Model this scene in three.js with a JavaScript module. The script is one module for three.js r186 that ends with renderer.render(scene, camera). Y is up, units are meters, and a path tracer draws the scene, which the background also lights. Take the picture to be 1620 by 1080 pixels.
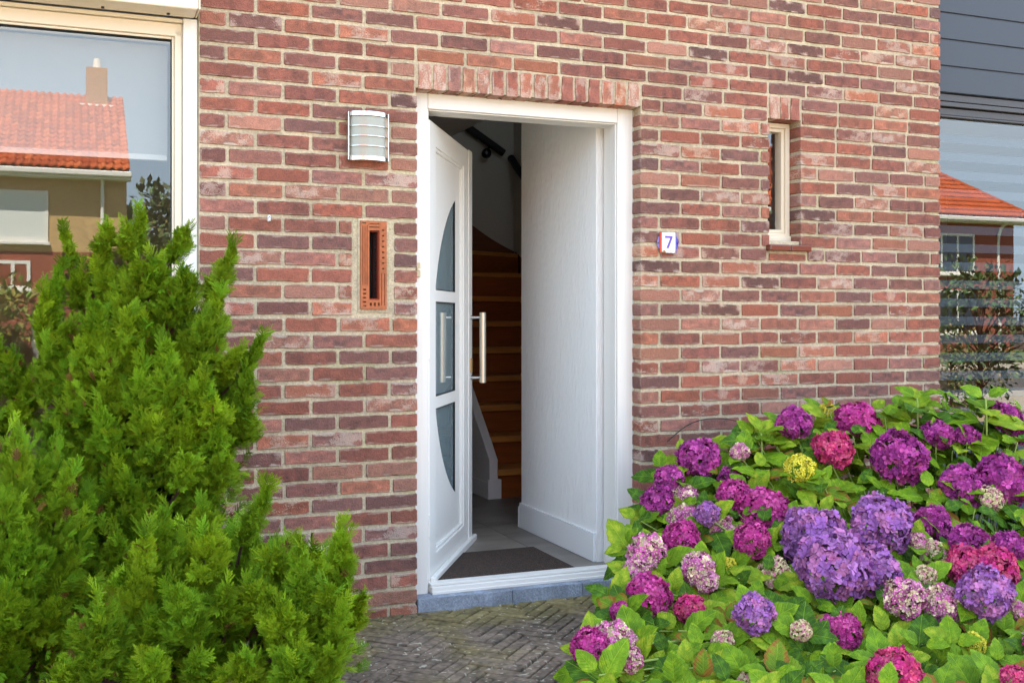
import * as THREE from 'three';
import { mergeGeometries } from 'three/addons/utils/BufferGeometryUtils.js';
import { FontLoader } from 'three/addons/loaders/FontLoader.js';
import { RoundedBoxGeometry } from 'three/addons/geometries/RoundedBoxGeometry.js';

// ---------------------------------------------------------------- camera, sky, sun, exposure
const scene = new THREE.Scene();
const camera = new THREE.PerspectiveCamera(34.86, 1.5, 0.05, 600);
camera.position.set(0, 1.206, 4.283);
camera.rotation.y = -THREE.MathUtils.degToRad(21.987);
camera.setViewOffset(1620, 1080, 0, 35, 1620, 1080);
const renderer = new THREE.WebGLRenderer({ antialias: true });
renderer.setSize(1024, 682);
renderer.toneMapping = THREE.LinearToneMapping;
renderer.toneMappingExposure = 7.4;
renderer.shadowMap.enabled = true;

const sunDir = new THREE.Vector3(-0.35, 1.6, -0.82).normalize();
const sun = new THREE.DirectionalLight(new THREE.Color(1, 0.93, 0.82), 4.2);
sun.position.copy(sunDir).multiplyScalar(60); sun.target.position.set(0, 0, 0);
sun.castShadow = true; sun.shadow.mapSize.set(4096, 4096);
Object.assign(sun.shadow.camera, { left: -40, right: 40, top: 40, bottom: -40, near: 1, far: 160 });
scene.add(sun, sun.target);
{
  const w = 512, h = 256, a = new Float32Array(w * h * 4);
  const hash = (x, y) => { const s = Math.sin(x * 127.1 + y * 311.7) * 43758.5453; return s - Math.floor(s); };
  const sm = t => t * t * (3 - 2 * t);
  const vn = (x, y, px) => { const xi = Math.floor(x), yi = Math.floor(y), fx = sm(x - xi), fy = sm(y - yi), m = v => ((v % px) + px) % px;
    return (hash(m(xi), yi) * (1 - fx) + hash(m(xi + 1), yi) * fx) * (1 - fy) + (hash(m(xi), yi + 1) * (1 - fx) + hash(m(xi + 1), yi + 1) * fx) * fy; };
  for (let j = 0; j < h; j++) for (let i = 0; i < w; i++) {
    const el = ((j + 0.5) / h - 0.5) * Math.PI, up = Math.max(0, Math.sin(el)), t = Math.pow(1 - up, 2.6);
    const x = i / w;
    let c = 0; for (let o = 0, f = 8, s = 0.5; o < 5; o++, f *= 2, s *= 0.5) c += s * vn(x * f, (j / h) * f * 1.6, f);
    const cl = Math.min(1, Math.max(0, (c - 0.56) * 3.2)) * Math.min(1, up * 5) * 0.4;
    const base = [0.37 + 0.21 * t, 0.465 + 0.29 * t, 0.62 + 0.27 * t];
    const k = (j * w + i) * 4;
    for (let q = 0; q < 3; q++) a[k + q] = 0.62 * (base[q] * (1 - cl) + 1.15 * cl);
    if (el < 0) { a[k] = 0.2; a[k + 1] = 0.2; a[k + 2] = 0.18; }
    a[k + 3] = 1;
  }
  const sky = new THREE.DataTexture(a, w, h, THREE.RGBAFormat, THREE.FloatType);
  sky.mapping = THREE.EquirectangularReflectionMapping; sky.magFilter = sky.minFilter = THREE.LinearFilter; sky.wrapS = THREE.RepeatWrapping; sky.needsUpdate = true;
  scene.background = sky; scene.environment = sky;
}

// ---------------------------------------------------------------- helpers
function rng(seed) { let s = seed >>> 0; return () => { s = (s + 0x6D2B79F5) | 0; let t = Math.imul(s ^ (s >>> 15), 1 | s); t = (t + Math.imul(t ^ (t >>> 7), 61 | t)) ^ t; return ((t ^ (t >>> 14)) >>> 0) / 4294967296; }; }
const V = (x, y, z) => new THREE.Vector3(x, y, z);
const clamp = (v, a = 0, b = 1) => Math.min(b, Math.max(a, v));
const ss = (a, b, v) => { const t = clamp((v - a) / (b - a)); return t * t * (3 - 2 * t); };
const LAT = new Float32Array(65536); { const r = rng(77); for (let i = 0; i < 65536; i++) LAT[i] = r(); }
function vnoise(x, y, px = 256, py = 256) {   // value noise that repeats every px, py
  const xi = Math.floor(x), yi = Math.floor(y); let fx = x - xi, fy = y - yi; fx = fx * fx * (3 - 2 * fx); fy = fy * fy * (3 - 2 * fy);
  const x0 = ((xi % px) + px) % px, x1 = (x0 + 1) % px, y0 = (((yi % py) + py) % py) << 8, y1 = ((((yi + 1) % py) + py) % py) << 8;
  const a = LAT[y0 + x0], b = LAT[y0 + x1], c = LAT[y1 + x0], d = LAT[y1 + x1];
  return (a + (b - a) * fx) * (1 - fy) + (c + (d - c) * fx) * fy;
}
function fbm(x, y, p, o = 4) { let s = 0, a = 0.5, n = 0; for (let i = 0; i < o; i++) { s += a * vnoise(x + i * 17.3, y + i * 9.1, p, p); n += a; a *= 0.5; x *= 2; y *= 2; p = Math.min(256, p * 2); } return s / n; }
function texture(w, h, fn, { srgb = true, repeat } = {}) {
  const d = new Uint8Array(w * h * 4);
  for (let j = 0; j < h; j++) for (let i = 0; i < w; i++) { const c = fn(i / w, j / h, i, j), k = (j * w + i) * 4; d[k] = clamp(c[0], 0, 255); d[k + 1] = clamp(c[1], 0, 255); d[k + 2] = clamp(c[2], 0, 255); d[k + 3] = 255; }
  const t = new THREE.DataTexture(d, w, h, THREE.RGBAFormat); t.magFilter = THREE.LinearFilter; t.minFilter = THREE.LinearMipmapLinearFilter; t.generateMipmaps = true;
  t.wrapS = t.wrapT = THREE.RepeatWrapping; if (srgb) t.colorSpace = THREE.SRGBColorSpace; if (repeat) t.repeat.set(...repeat); t.needsUpdate = true; return t;
}
const mat = (color, rough = 0.7, o = {}) => new THREE.MeshStandardMaterial({ color, roughness: rough, ...o });
const phys = (color, rough, o = {}) => new THREE.MeshPhysicalMaterial({ color, roughness: rough, ...o });
const taken = {};
const numbered = n => { taken[n] = (taken[n] ?? -1) + 1; return taken[n] ? `${n}_${String(taken[n]).padStart(3, '0')}` : n; };
function shadows(o) { o.castShadow = o.receiveShadow = true; return o; }
function thing(name, label, category, pos = [0, 0, 0], group) { const g = new THREE.Group(); g.name = numbered(name); g.position.set(...pos); g.userData = { label, category }; if (group) g.userData.group = group; scene.add(g); return g; }
function part(parent, name, geo, m, label) { const o = shadows(new THREE.Mesh(geo, m)); o.name = name; if (label) o.userData.label = label; parent.add(o); return o; }
function single(name, label, category, geo, m, pos = [0, 0, 0], group) { const o = shadows(new THREE.Mesh(geo, m)); o.name = numbered(name); o.position.set(...pos); o.userData = { label, category }; if (group) o.userData.group = group; scene.add(o); return o; }
function structure(name, geo, m) { const o = shadows(new THREE.Mesh(geo, m)); o.name = name; o.userData.kind = 'structure'; scene.add(o); return o; }
function holder(parent, name, label) { const g = new THREE.Group(); g.name = name; if (label) g.userData.label = label; parent.add(g); return g; }
const clean = g => { const q = g.index ? g.toNonIndexed() : g; for (const k of Object.keys(q.attributes)) if (!['position', 'normal', 'uv', 'color'].includes(k)) q.deleteAttribute(k); return q; };
const merge = list => mergeGeometries(list.map(clean));
// box between two corners, edges softened by r
function box(x0, x1, y0, y1, z0, z1, r = 0.003) {
  const w = Math.abs(x1 - x0), h = Math.abs(y1 - y0), d = Math.abs(z1 - z0); r = Math.min(r, w * 0.45, h * 0.45, d * 0.45);
  const g = r > 0.0005 ? new RoundedBoxGeometry(w, h, d, 1, r) : new THREE.BoxGeometry(w, h, d);
  g.translate((x0 + x1) / 2, (y0 + y1) / 2, (z0 + z1) / 2); return clean(g);
}
// uv in metres from the face direction
function metreUV(g, s = 1) {
  g = clean(g); const p = g.attributes.position, n = g.attributes.normal, uv = new Float32Array(p.count * 2);
  for (let i = 0; i < p.count; i++) { const ax = Math.abs(n.getX(i)), ay = Math.abs(n.getY(i)), az = Math.abs(n.getZ(i)); const x = p.getX(i), y = p.getY(i), z = p.getZ(i);
    const [u, v] = az >= ax && az >= ay ? [x, y] : ax >= ay ? [z, y] : [x, z]; uv[2 * i] = u * s; uv[2 * i + 1] = v * s; }
  g.setAttribute('uv', new THREE.BufferAttribute(uv, 2)); return g;
}
function tube(pts, r, seg = 24, rad = 8) { return clean(new THREE.TubeGeometry(new THREE.CatmullRomCurve3(pts.map(p => V(...p))), seg, r, rad)); }
function tapered(pts, r0, r1, seg = 12, rad = 7, seed = 1) {   // a limb that thins
  const cv = new THREE.CatmullRomCurve3(pts), fr = cv.computeFrenetFrames(seg), pos = [], nor = [], uv = [], idx = [], R = rng(seed);
  for (let i = 0; i <= seg; i++) { const t = i / seg, c = cv.getPoint(t), r = r0 + (r1 - r0) * t;
    for (let j = 0; j <= rad; j++) { const a = j / rad * Math.PI * 2, n = fr.normals[i].clone().multiplyScalar(Math.cos(a)).addScaledVector(fr.binormals[i], Math.sin(a)), q = r * (1 + (j < rad ? 0.12 * Math.sin(a * 3 + i) : 0.12 * Math.sin(i)));
      pos.push(c.x + n.x * q, c.y + n.y * q, c.z + n.z * q); nor.push(n.x, n.y, n.z); uv.push(j / rad, t * 4); } }
  for (let i = 0; i < seg; i++) for (let j = 0; j < rad; j++) { const a = i * (rad + 1) + j, b = a + rad + 1; idx.push(a, a + 1, b, b, a + 1, b + 1); }
  const g = new THREE.BufferGeometry(); g.setAttribute('position', new THREE.Float32BufferAttribute(pos, 3)); g.setAttribute('normal', new THREE.Float32BufferAttribute(nor, 3)); g.setAttribute('uv', new THREE.Float32BufferAttribute(uv, 2)); g.setIndex(idx); return clean(g);
}
function rectShape(x0, x1, y0, y1) { const s = new THREE.Shape(); s.moveTo(x0, y0); s.lineTo(x1, y0); s.lineTo(x1, y1); s.lineTo(x0, y1); s.closePath(); return s; }
function rectHole(x0, x1, y0, y1) { const s = new THREE.Path(); s.moveTo(x0, y0); s.lineTo(x0, y1); s.lineTo(x1, y1); s.lineTo(x1, y0); s.closePath(); return s; }
function slab(shape, z0, z1, o = {}) { const g = new THREE.ExtrudeGeometry(shape, { depth: z1 - z0, bevelEnabled: false, curveSegments: 24, ...o }); g.translate(0, 0, z0); return clean(g); }

// ---------------------------------------------------------------- materials
const M = {};
{
  const grain = (u, v) => vnoise(u * 256, v * 256, 256, 256);
  // 64 brick faces: fired clay of several tones with lime smears, pits and cracks
  const tones = [[160, 88, 74], [168, 94, 77], [152, 84, 73], [178, 102, 80], [146, 84, 75], [140, 84, 76], [172, 108, 96], [180, 114, 96], [158, 93, 83], [130, 78, 71], [164, 88, 71], [150, 92, 84], [174, 99, 80], [140, 88, 82], [168, 103, 92], [158, 86, 72]];
  const R = rng(5), cells = []; for (let i = 0; i < 64; i++) { const t = tones[(R() * tones.length) | 0], d = 0.93 + R() * 0.14, lime = R() < 0.24 ? 0.75 + R() * 0.25 : R() * 0.42; cells.push({ c: t.map((v, i) => v * d + [-4, 10, 9][i]), lime, ox: R() * 200, oy: R() * 200, mot: R() }); }
  M.paleCells = cells.map((k, i) => [k.lime + (k.c[0] > 158 ? 0.9 : 0), i]).sort((p, q) => q[0] - p[0]).slice(0, 10).map(p => p[1]);
  const W = 2048, H = 1024;
  M.brickMap = texture(W, H, (u, v) => {
    const ci = Math.floor(u * 4), cj = Math.floor(v * 16), k = cells[cj * 4 + ci], x = u * 4 - ci, y = v * 16 - cj, X = x * 3.9 + k.ox, Y = y + k.oy;
    const n1 = fbm(X * 2.2, Y * 2.2, 256, 3), n2 = vnoise(X * 26, Y * 26), n3 = vnoise(X * 60 + 7, Y * 60), n4 = fbm(X * 1.1 + 40, Y * 1.6 + 9, 256, 3);
    let f = 1 + (n1 - 0.5) * 0.3 * (0.5 + k.mot) + (n2 - 0.5) * 0.18 + (n3 - 0.5) * 0.2; if (n3 < 0.09) f *= 0.72;
    const edge = Math.min(x * 3.9, (1 - x) * 3.9, y, 1 - y), rag = edge + (n1 - 0.5) * 0.32 + (n2 - 0.5) * 0.1;
    let l = k.lime > 0.6 ? ss(0.5, 0.72, n4 + (n2 - 0.5) * 0.35) * k.lime * 0.8 : 0;
    l = Math.max(l, ss(0.15, 0.02, rag) * (0.42 + 0.55 * k.lime) * ss(0.3, 0.6, fbm(X * 1.7 + 3, Y * 2.5, 256, 2)));
    const hue = (n1 - 0.5) * 14 * k.mot;
    return [k.c[0] * f + hue + (214 - k.c[0] * f) * l, k.c[1] * f + (192 - k.c[1] * f) * l, k.c[2] * f - hue * 0.4 + (174 - k.c[2] * f) * l];
  });
  M.brickBump = texture(1024, 1024, (u, v) => { const X = (u * 4) * 3.9, Y = v * 16; const n = fbm(X * 5, Y * 5, 256, 4), p = vnoise(X * 22, Y * 22); const h = 255 * clamp(0.45 * n + 0.4 * p + 0.15 - (p < 0.1 ? 0.2 : 0)); return [h, h, h]; }, { srgb: false });
  M.brick = [[1, 1, 1], [1.06, 1.0, 0.96], [0.94, 0.94, 0.96], [1.12, 1.12, 1.12], [0.97, 0.92, 0.9], [0.93, 0.92, 0.93], [1.1, 1.02, 0.92]].map(c => { const m = mat(0xffffff, 0.93, { map: M.brickMap, bumpMap: M.brickBump, bumpScale: 0.004 }); m.color.setRGB(...c.map(v => Math.min(1, v * 0.74))); return m; });
  const mortar = texture(1024, 1024, (u, v) => { const n = fbm(u * 6, v * 6, 6, 4), g = vnoise(u * 200, v * 200, 200, 200), g2 = vnoise(u * 90 + 3, v * 90, 90, 90), m = fbm(u * 3 + 5, v * 3, 3, 4); const f = 0.86 + 0.24 * n + (g - 0.5) * 0.16 + (g2 - 0.5) * 0.08; const moss = ss(0.6, 0.75, m) * 0.4; return [206 * f - 26 * moss, 190 * f - 8 * moss, 161 * f - 32 * moss]; });
  const mortarBump = texture(1024, 1024, (u, v) => { const h = 255 * (0.5 * fbm(u * 40, v * 40, 40, 3) + 0.5 * vnoise(u * 220, v * 220, 220, 220)); return [h, h, h]; }, { srgb: false });
  M.mortar = mat(0xffffff, 0.97, { map: mortar, bumpMap: mortarBump, bumpScale: 0.003 }); M.mortar.color.setScalar(0.8);
  // painted and coated whites
  const fine = texture(512, 512, (u, v) => { const f = 250 + (fbm(u * 8, v * 8, 8, 3) - 0.5) * 8; return [f, f, f]; }, { srgb: true });
  M.white = phys(0xffffff, 0.38, { map: fine, clearcoat: 0.15, clearcoatRoughness: 0.3 }); M.white.color.setRGB(0.81, 0.785, 0.735);
  M.whiteLeaf = phys(0xffffff, 0.42); M.whiteLeaf.color.setRGB(0.80, 0.785, 0.75);
  const stip = texture(512, 512, (u, v) => { const h = 255 * (0.6 * fbm(u * 40, v * 40, 40, 3) + 0.4 * vnoise(u * 120, v * 120, 120, 120)); return [h, h, h]; }, { srgb: false });
  M.plaster = mat(0xffffff, 0.92, { bumpMap: stip, bumpScale: 0.004 }); M.plaster.color.setRGB(0.85, 0.84, 0.82);
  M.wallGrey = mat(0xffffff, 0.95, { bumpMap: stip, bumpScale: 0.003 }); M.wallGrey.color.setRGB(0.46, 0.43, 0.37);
  M.skirting = phys(0xffffff, 0.4); M.skirting.color.setRGB(0.8, 0.8, 0.8);
  M.cream = phys(0xffffff, 0.4, { clearcoat: 0.15, clearcoatRoughness: 0.3 }); M.cream.color.setRGB(0.78, 0.69, 0.54);  // warm bounce from the sunlit ground is put into this colour
  M.gasket = mat(0x16181a, 0.8);
  M.steel = phys(0xd6d4cf, 0.2, { metalness: 1 }); M.brushed = phys(0xc9c3b6, 0.34, { metalness: 1 });
  M.opal = phys(0x9c9d92, 0.3, { clearcoat: 0.3, clearcoatRoughness: 0.1 });
  M.black = mat(0x0b0b0c, 0.5); M.blackGloss = phys(0x050505, 0.12, { clearcoat: 1 });
  M.glass = phys(0xffffff, 0, { transmission: 1, thickness: 0, ior: 2.0 });
  M.doorGlass = phys(0x93a6ab, 0.06, { clearcoat: 1, clearcoatRoughness: 0.02 }); 
  // woods, stone
  const wood = texture(512, 512, (u, v) => { const g = fbm(u * 4, v * 64, 64, 4), w = Math.sin((v * 14 + fbm(u * 3, v * 5, 4, 3) * 3) * 6.283) * 0.5 + 0.5; const f = 0.86 + 0.18 * g + 0.05 * w; return [200 * f, 136 * f, 66 * f]; });
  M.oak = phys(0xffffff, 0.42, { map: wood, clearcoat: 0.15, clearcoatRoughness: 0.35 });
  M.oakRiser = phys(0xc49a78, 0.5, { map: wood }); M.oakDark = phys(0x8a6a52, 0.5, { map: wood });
  const stone = texture(1024, 512, (u, v) => { const n = fbm(u * 12, v * 12, 12, 5), s = vnoise(u * 200, v * 200, 200, 200), st = ss(0.5, 0.7, fbm(u * 24 + 5, v * 5, 24, 4)); const f = 0.8 + 0.34 * n + (s - 0.5) * 0.22; return [136 * f + 14 * st, 146 * f + 14 * st, 160 * f + 16 * st]; });
  M.bluestone = mat(0xffffff, 0.8, { map: stone, bumpMap: mortarBump, bumpScale: 0.002 });
  const tile = texture(1024, 1024, (u, v) => { const n = fbm(u * 5, v * 9, 9, 5), s = fbm(u * 3 + 9, v * 30, 30, 4), g = vnoise(u * 230, v * 230, 230, 230); const f = 0.74 + 0.34 * n + 0.14 * s + (g - 0.5) * 0.06; return [128 * f, 120 * f, 111 * f]; });
  M.floorTile = [1, 0.94, 1.04].map(k => { const m = phys(0xffffff, 0.45, { map: tile }); m.color.setScalar(Math.min(1, 0.94 * k)); return m; });
  const matTex = texture(512, 512, (u, v) => { const a = vnoise(u * 180, v * 180, 180, 180), b = vnoise(u * 97 + 4, v * 97, 97, 97), c = vnoise(u * 140 + 9, v * 140, 140, 140); const f = 0.4 + 1.1 * a; return [62 * f + (c > 0.75 ? 40 : 0), 49 * f + (c > 0.75 ? 22 : 0), 41 * f + (b > 0.8 ? 12 : 0)]; });
  const matBump = texture(512, 512, (u, v) => { const h = 255 * vnoise(u * 180, v * 180, 180, 180); return [h, h, h]; }, { srgb: false });
  M.mat = mat(0xffffff, 1, { map: matTex, bumpMap: matBump, bumpScale: 0.008 });
  // clay pavers: grey-brown, lichen flecks, algae near the house
  const pave = texture(2048, 2048, (u, v) => {
    const x = u * 3.2 - 0.2, z = v * 3.2; const n = fbm(u * 10, v * 10, 10, 5), g = vnoise(u * 250, v * 250, 250, 250), g2 = fbm(u * 90, v * 90, 90, 3);
    let f = 0.72 + 0.42 * n + (g - 0.5) * 0.3 + (g2 - 0.5) * 0.4; let c = [132 * f, 122 * f, 112 * f];
    const al = ss(0.5, 0.7, fbm(u * 7 + 3, v * 7 + 1, 7, 5) + 0.26 * ss(0.42, 0.02, z) * ss(2.6, 1.6, x)) * 0.6; c = [c[0] + (128 * f - c[0]) * al, c[1] + (122 * f - c[1]) * al, c[2] + (66 * f - c[2]) * al];
    const l1 = vnoise(u * 236 + 3, v * 236, 236, 236), l2 = fbm(u * 12 + 7, v * 12, 12, 3), l = ss(0.87, 0.93, l1 + (l2 - 0.5) * 0.3); c = c.map((q, i) => q + ([205, 208, 200][i] - q) * l * 0.8);
    return c;
  });
  M.paveTex = pave;
  M.paver = [1, 0.9, 1.08, 0.97].map(k => { const m = mat(0xffffff, 0.95, { map: pave, bumpMap: mortarBump, bumpScale: 0.006 }); m.color.setRGB(Math.min(1, 0.86 * k), Math.min(1, 0.79 * k), Math.min(1, 0.7 * k)); return m; });
  const soil = texture(1024, 1024, (u, v) => { const n = fbm(u * 20, v * 20, 20, 5), g = vnoise(u * 240, v * 240, 240, 240); const f = 0.5 + 0.7 * n + (g - 0.5) * 0.5; return [84 * f, 66 * f, 48 * f]; });
  M.soil = mat(0xffffff, 1, { map: soil, bumpMap: mortarBump, bumpScale: 0.03 });
  M.joint = mat(0x6b6350, 1, { bumpMap: mortarBump, bumpScale: 0.006 });
  const terr = texture(256, 256, (u, v) => { const f = 0.85 + 0.3 * fbm(u * 8, v * 8, 8, 4) + (vnoise(u * 120, v * 120, 120, 120) - 0.5) * 0.14; return [164 * f, 94 * f, 58 * f]; });
  M.terracotta = mat(0xffffff, 0.85, { map: terr }); M.terracottaGlazed = phys(0x6a2a14, 0.25, { clearcoat: 0.6 });
  M.anthracite = phys(0xffffff, 0.5); M.anthracite.color.setRGB(0.034, 0.043, 0.06);
  M.frameDark = phys(0xffffff, 0.45); M.frameDark.color.setRGB(0.05, 0.05, 0.055);
  M.fabric = mat(0xd9d6cc, 0.95); M.room = mat(0xb9b4a8, 0.95); M.roomFloor = mat(0x7a5c40, 0.7);
  const bark = texture(256, 256, (u, v) => { const f = 0.6 + 0.6 * fbm(u * 16, v * 4, 16, 4); return [112 * f, 78 * f, 54 * f]; }); M.bark = mat(0xffffff, 0.95, { map: bark, bumpMap: mortarBump, bumpScale: 0.01 });
}

// ---------------------------------------------------------------- ground
{
  const g = new THREE.PlaneGeometry(500, 500, 1, 1); g.rotateX(-Math.PI / 2); g.translate(0, -0.06, 0);
  structure('ground', metreUV(g, 0.4), M.soil);
  // flat strips, each a few millimetres above the next
  const strip = (name, z0, z1, y, m, x0 = -90, x1 = 110) => { const q = new THREE.BoxGeometry(x1 - x0, 0.05, z1 - z0); q.translate((x0 + x1) / 2, y - 0.025, (z0 + z1) / 2); return structure(name, metreUV(q, 0.5), m); };
  const asphalt = texture(512, 512, (u, v) => { const f = 0.8 + 0.3 * fbm(u * 8, v * 8, 8, 3) + (vnoise(u * 200, v * 200, 200, 200) - 0.5) * 0.4; return [88 * f, 86 * f, 84 * f]; });
  const slabTex = texture(512, 512, (u, v) => { const f = 0.85 + 0.2 * fbm(u * 8, v * 8, 8, 4); return [172 * f, 163 * f, 148 * f]; });
  const lawn = texture(512, 512, (u, v) => { const f = 0.6 + 0.6 * fbm(u * 16, v * 16, 16, 4) + (vnoise(u * 220, v * 220, 220, 220) - 0.5) * 0.5; return [92 * f, 112 * f, 44 * f]; });
  M.bounceYard = mat(0xffffff, 0.95, { map: slabTex }); M.bounceYard.color.setRGB(0.95, 0.84, 0.66); M.slab = mat(0xffffff, 0.95, { map: slabTex }); M.asphalt = mat(0xffffff, 0.95, { map: asphalt }); M.lawn = mat(0xffffff, 1, { map: lawn });
  strip('added_bounce_yard', 3.95, 6.395, -0.004, M.bounceYard, -30, 40); strip('pavement', 6.4, 9.4, 0.0, M.slab); strip('road', 9.4, 15.4, -0.02, M.asphalt); strip('far_pavement', 15.4, 18, 0.02, M.slab); strip('far_lawn', 18, 28, 0.0, M.lawn);  // sandy strip nearest the house is added to bounce warm light onto it
}
// path of clay bricks on edge in a herringbone, and the sand between them
const path = { x0: 0.78, x1: 2.62, z1: 3.94 };
{
  const sheet = new THREE.BoxGeometry(path.x1 - path.x0 + 2.0, 0.05, path.z1 + 0.25); sheet.translate((path.x0 + path.x1) / 2 + 0.25, -0.035, path.z1 / 2 - 0.125);
  const bed = structure('path', metreUV(sheet), M.joint);
  const R = rng(31), w = 0.0505, n = 4, ca = Math.SQRT1_2, list = [];
  for (let a = -80; a < 120; a++) for (let b = -80; b < 130; b++) {
    const t = ((a - b) % 8 + 8) % 8; if (t !== 0 && t !== 7) continue;
    const lw = t === 0 ? n * w : w, lh = t === 0 ? w : n * w, cx = a * w + lw / 2, cy = b * w + lh / 2;
    const x = 1.6 + (cx - cy) * ca, z = 0.8 + (cx + cy) * ca;
    if (x < path.x0 || x > path.x1 + 0.9 || z < -0.085 || z > 3.6) continue;
    list.push({ x, z, lw: lw - 0.005, lh: lh - 0.005 });
  }
  const make = q => {
    const N = 8, hw = q.lw / 2, hh = q.lh / 2, c = 0.006, e = () => (R() - 0.5) * 0.0022;
    const ring = [[-hw + c, -hh], [hw - c, -hh], [hw, -hh + c], [hw, hh - c], [hw - c, hh], [-hw + c, hh], [-hw, hh - c], [-hw, -hh + c]].map(p => [p[0] + e(), p[1] + e()]);
    const y = (R() - 0.5) * 0.005, tx = (R() - 0.5) * 0.02, tz = (R() - 0.5) * 0.02, pos = [], idx = [];
    const P = (p, k, dy) => { const px = p[0] * k, pz = p[1] * (k === 1 ? 1 : 1 - (1 - k) * q.lw / q.lh * 0.6); pos.push(q.x + (px - pz) * ca, y + dy + px * tx + pz * tz, q.z + (px + pz) * ca); };
    const k = 1 - 0.004 / hw; for (const p of ring) P(p, k, 0); for (const p of ring) P(p, k, 0); for (const p of ring) P(p, 1, -0.0045); for (const p of ring) P(p, 1, -0.05);
    for (let i = 1; i < N - 1; i++) idx.push(0, i + 1, i);
    for (let r = 1; r < 3; r++) for (let i = 0; i < N; i++) { const a = r * N + i, b = r * N + (i + 1) % N; idx.push(a, b, a + N, b, b + N, a + N); }
    const g = new THREE.BufferGeometry(); g.setAttribute('position', new THREE.Float32BufferAttribute(pos, 3)); g.setIndex(idx); g.computeVertexNormals();
    const uv = []; for (let i = 0; i < pos.length; i += 3) uv.push((pos[i] + 0.2) / 3.2, pos[i + 2] / 3.2); g.setAttribute('uv', new THREE.Float32BufferAttribute(uv, 2)); return g;
  };
  list.sort((a, b) => Math.hypot(a.x - 1.5, (a.z - 0.5) * 1.1) - Math.hypot(b.x - 1.5, (b.z - 0.5) * 1.1));
  list.slice(0, 300).forEach(q => part(bed, 'paving_brick', make(q), M.paver[(R() * 4) | 0]));
  const rest = part(bed, 'paving_field', mergeGeometries(list.slice(300).map(make)), M.paver[0]); rest.userData.kind = 'stuff';
  // soil of the two planting beds, gently mounded
  const bedSoil = (x0, x1, z0, z1, h, seed) => { const g = new THREE.PlaneGeometry(x1 - x0, z1 - z0, 60, 60); g.rotateX(-Math.PI / 2); g.translate((x0 + x1) / 2, 0, (z0 + z1) / 2); const p = g.attributes.position;
    for (let i = 0; i < p.count; i++) { const u = (p.getX(i) - x0) / (x1 - x0), v = (p.getZ(i) - z0) / (z1 - z0), e = Math.min(u, 1 - u, v, 1 - v); p.setY(i, -0.02 + h * ss(0, 0.12, e) + 0.03 * (fbm(u * 9 + seed, v * 9, 256, 3) - 0.5)); } g.computeVertexNormals(); return metreUV(g); };
  structure('planting_bed', mergeGeometries([bedSoil(-5, 0.77, 0.02, 4.0, 0.03, 1), bedSoil(2.66, 9, 0.02, 4.0, 0.03, 4)].map(clean)), M.soil);
}

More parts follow.
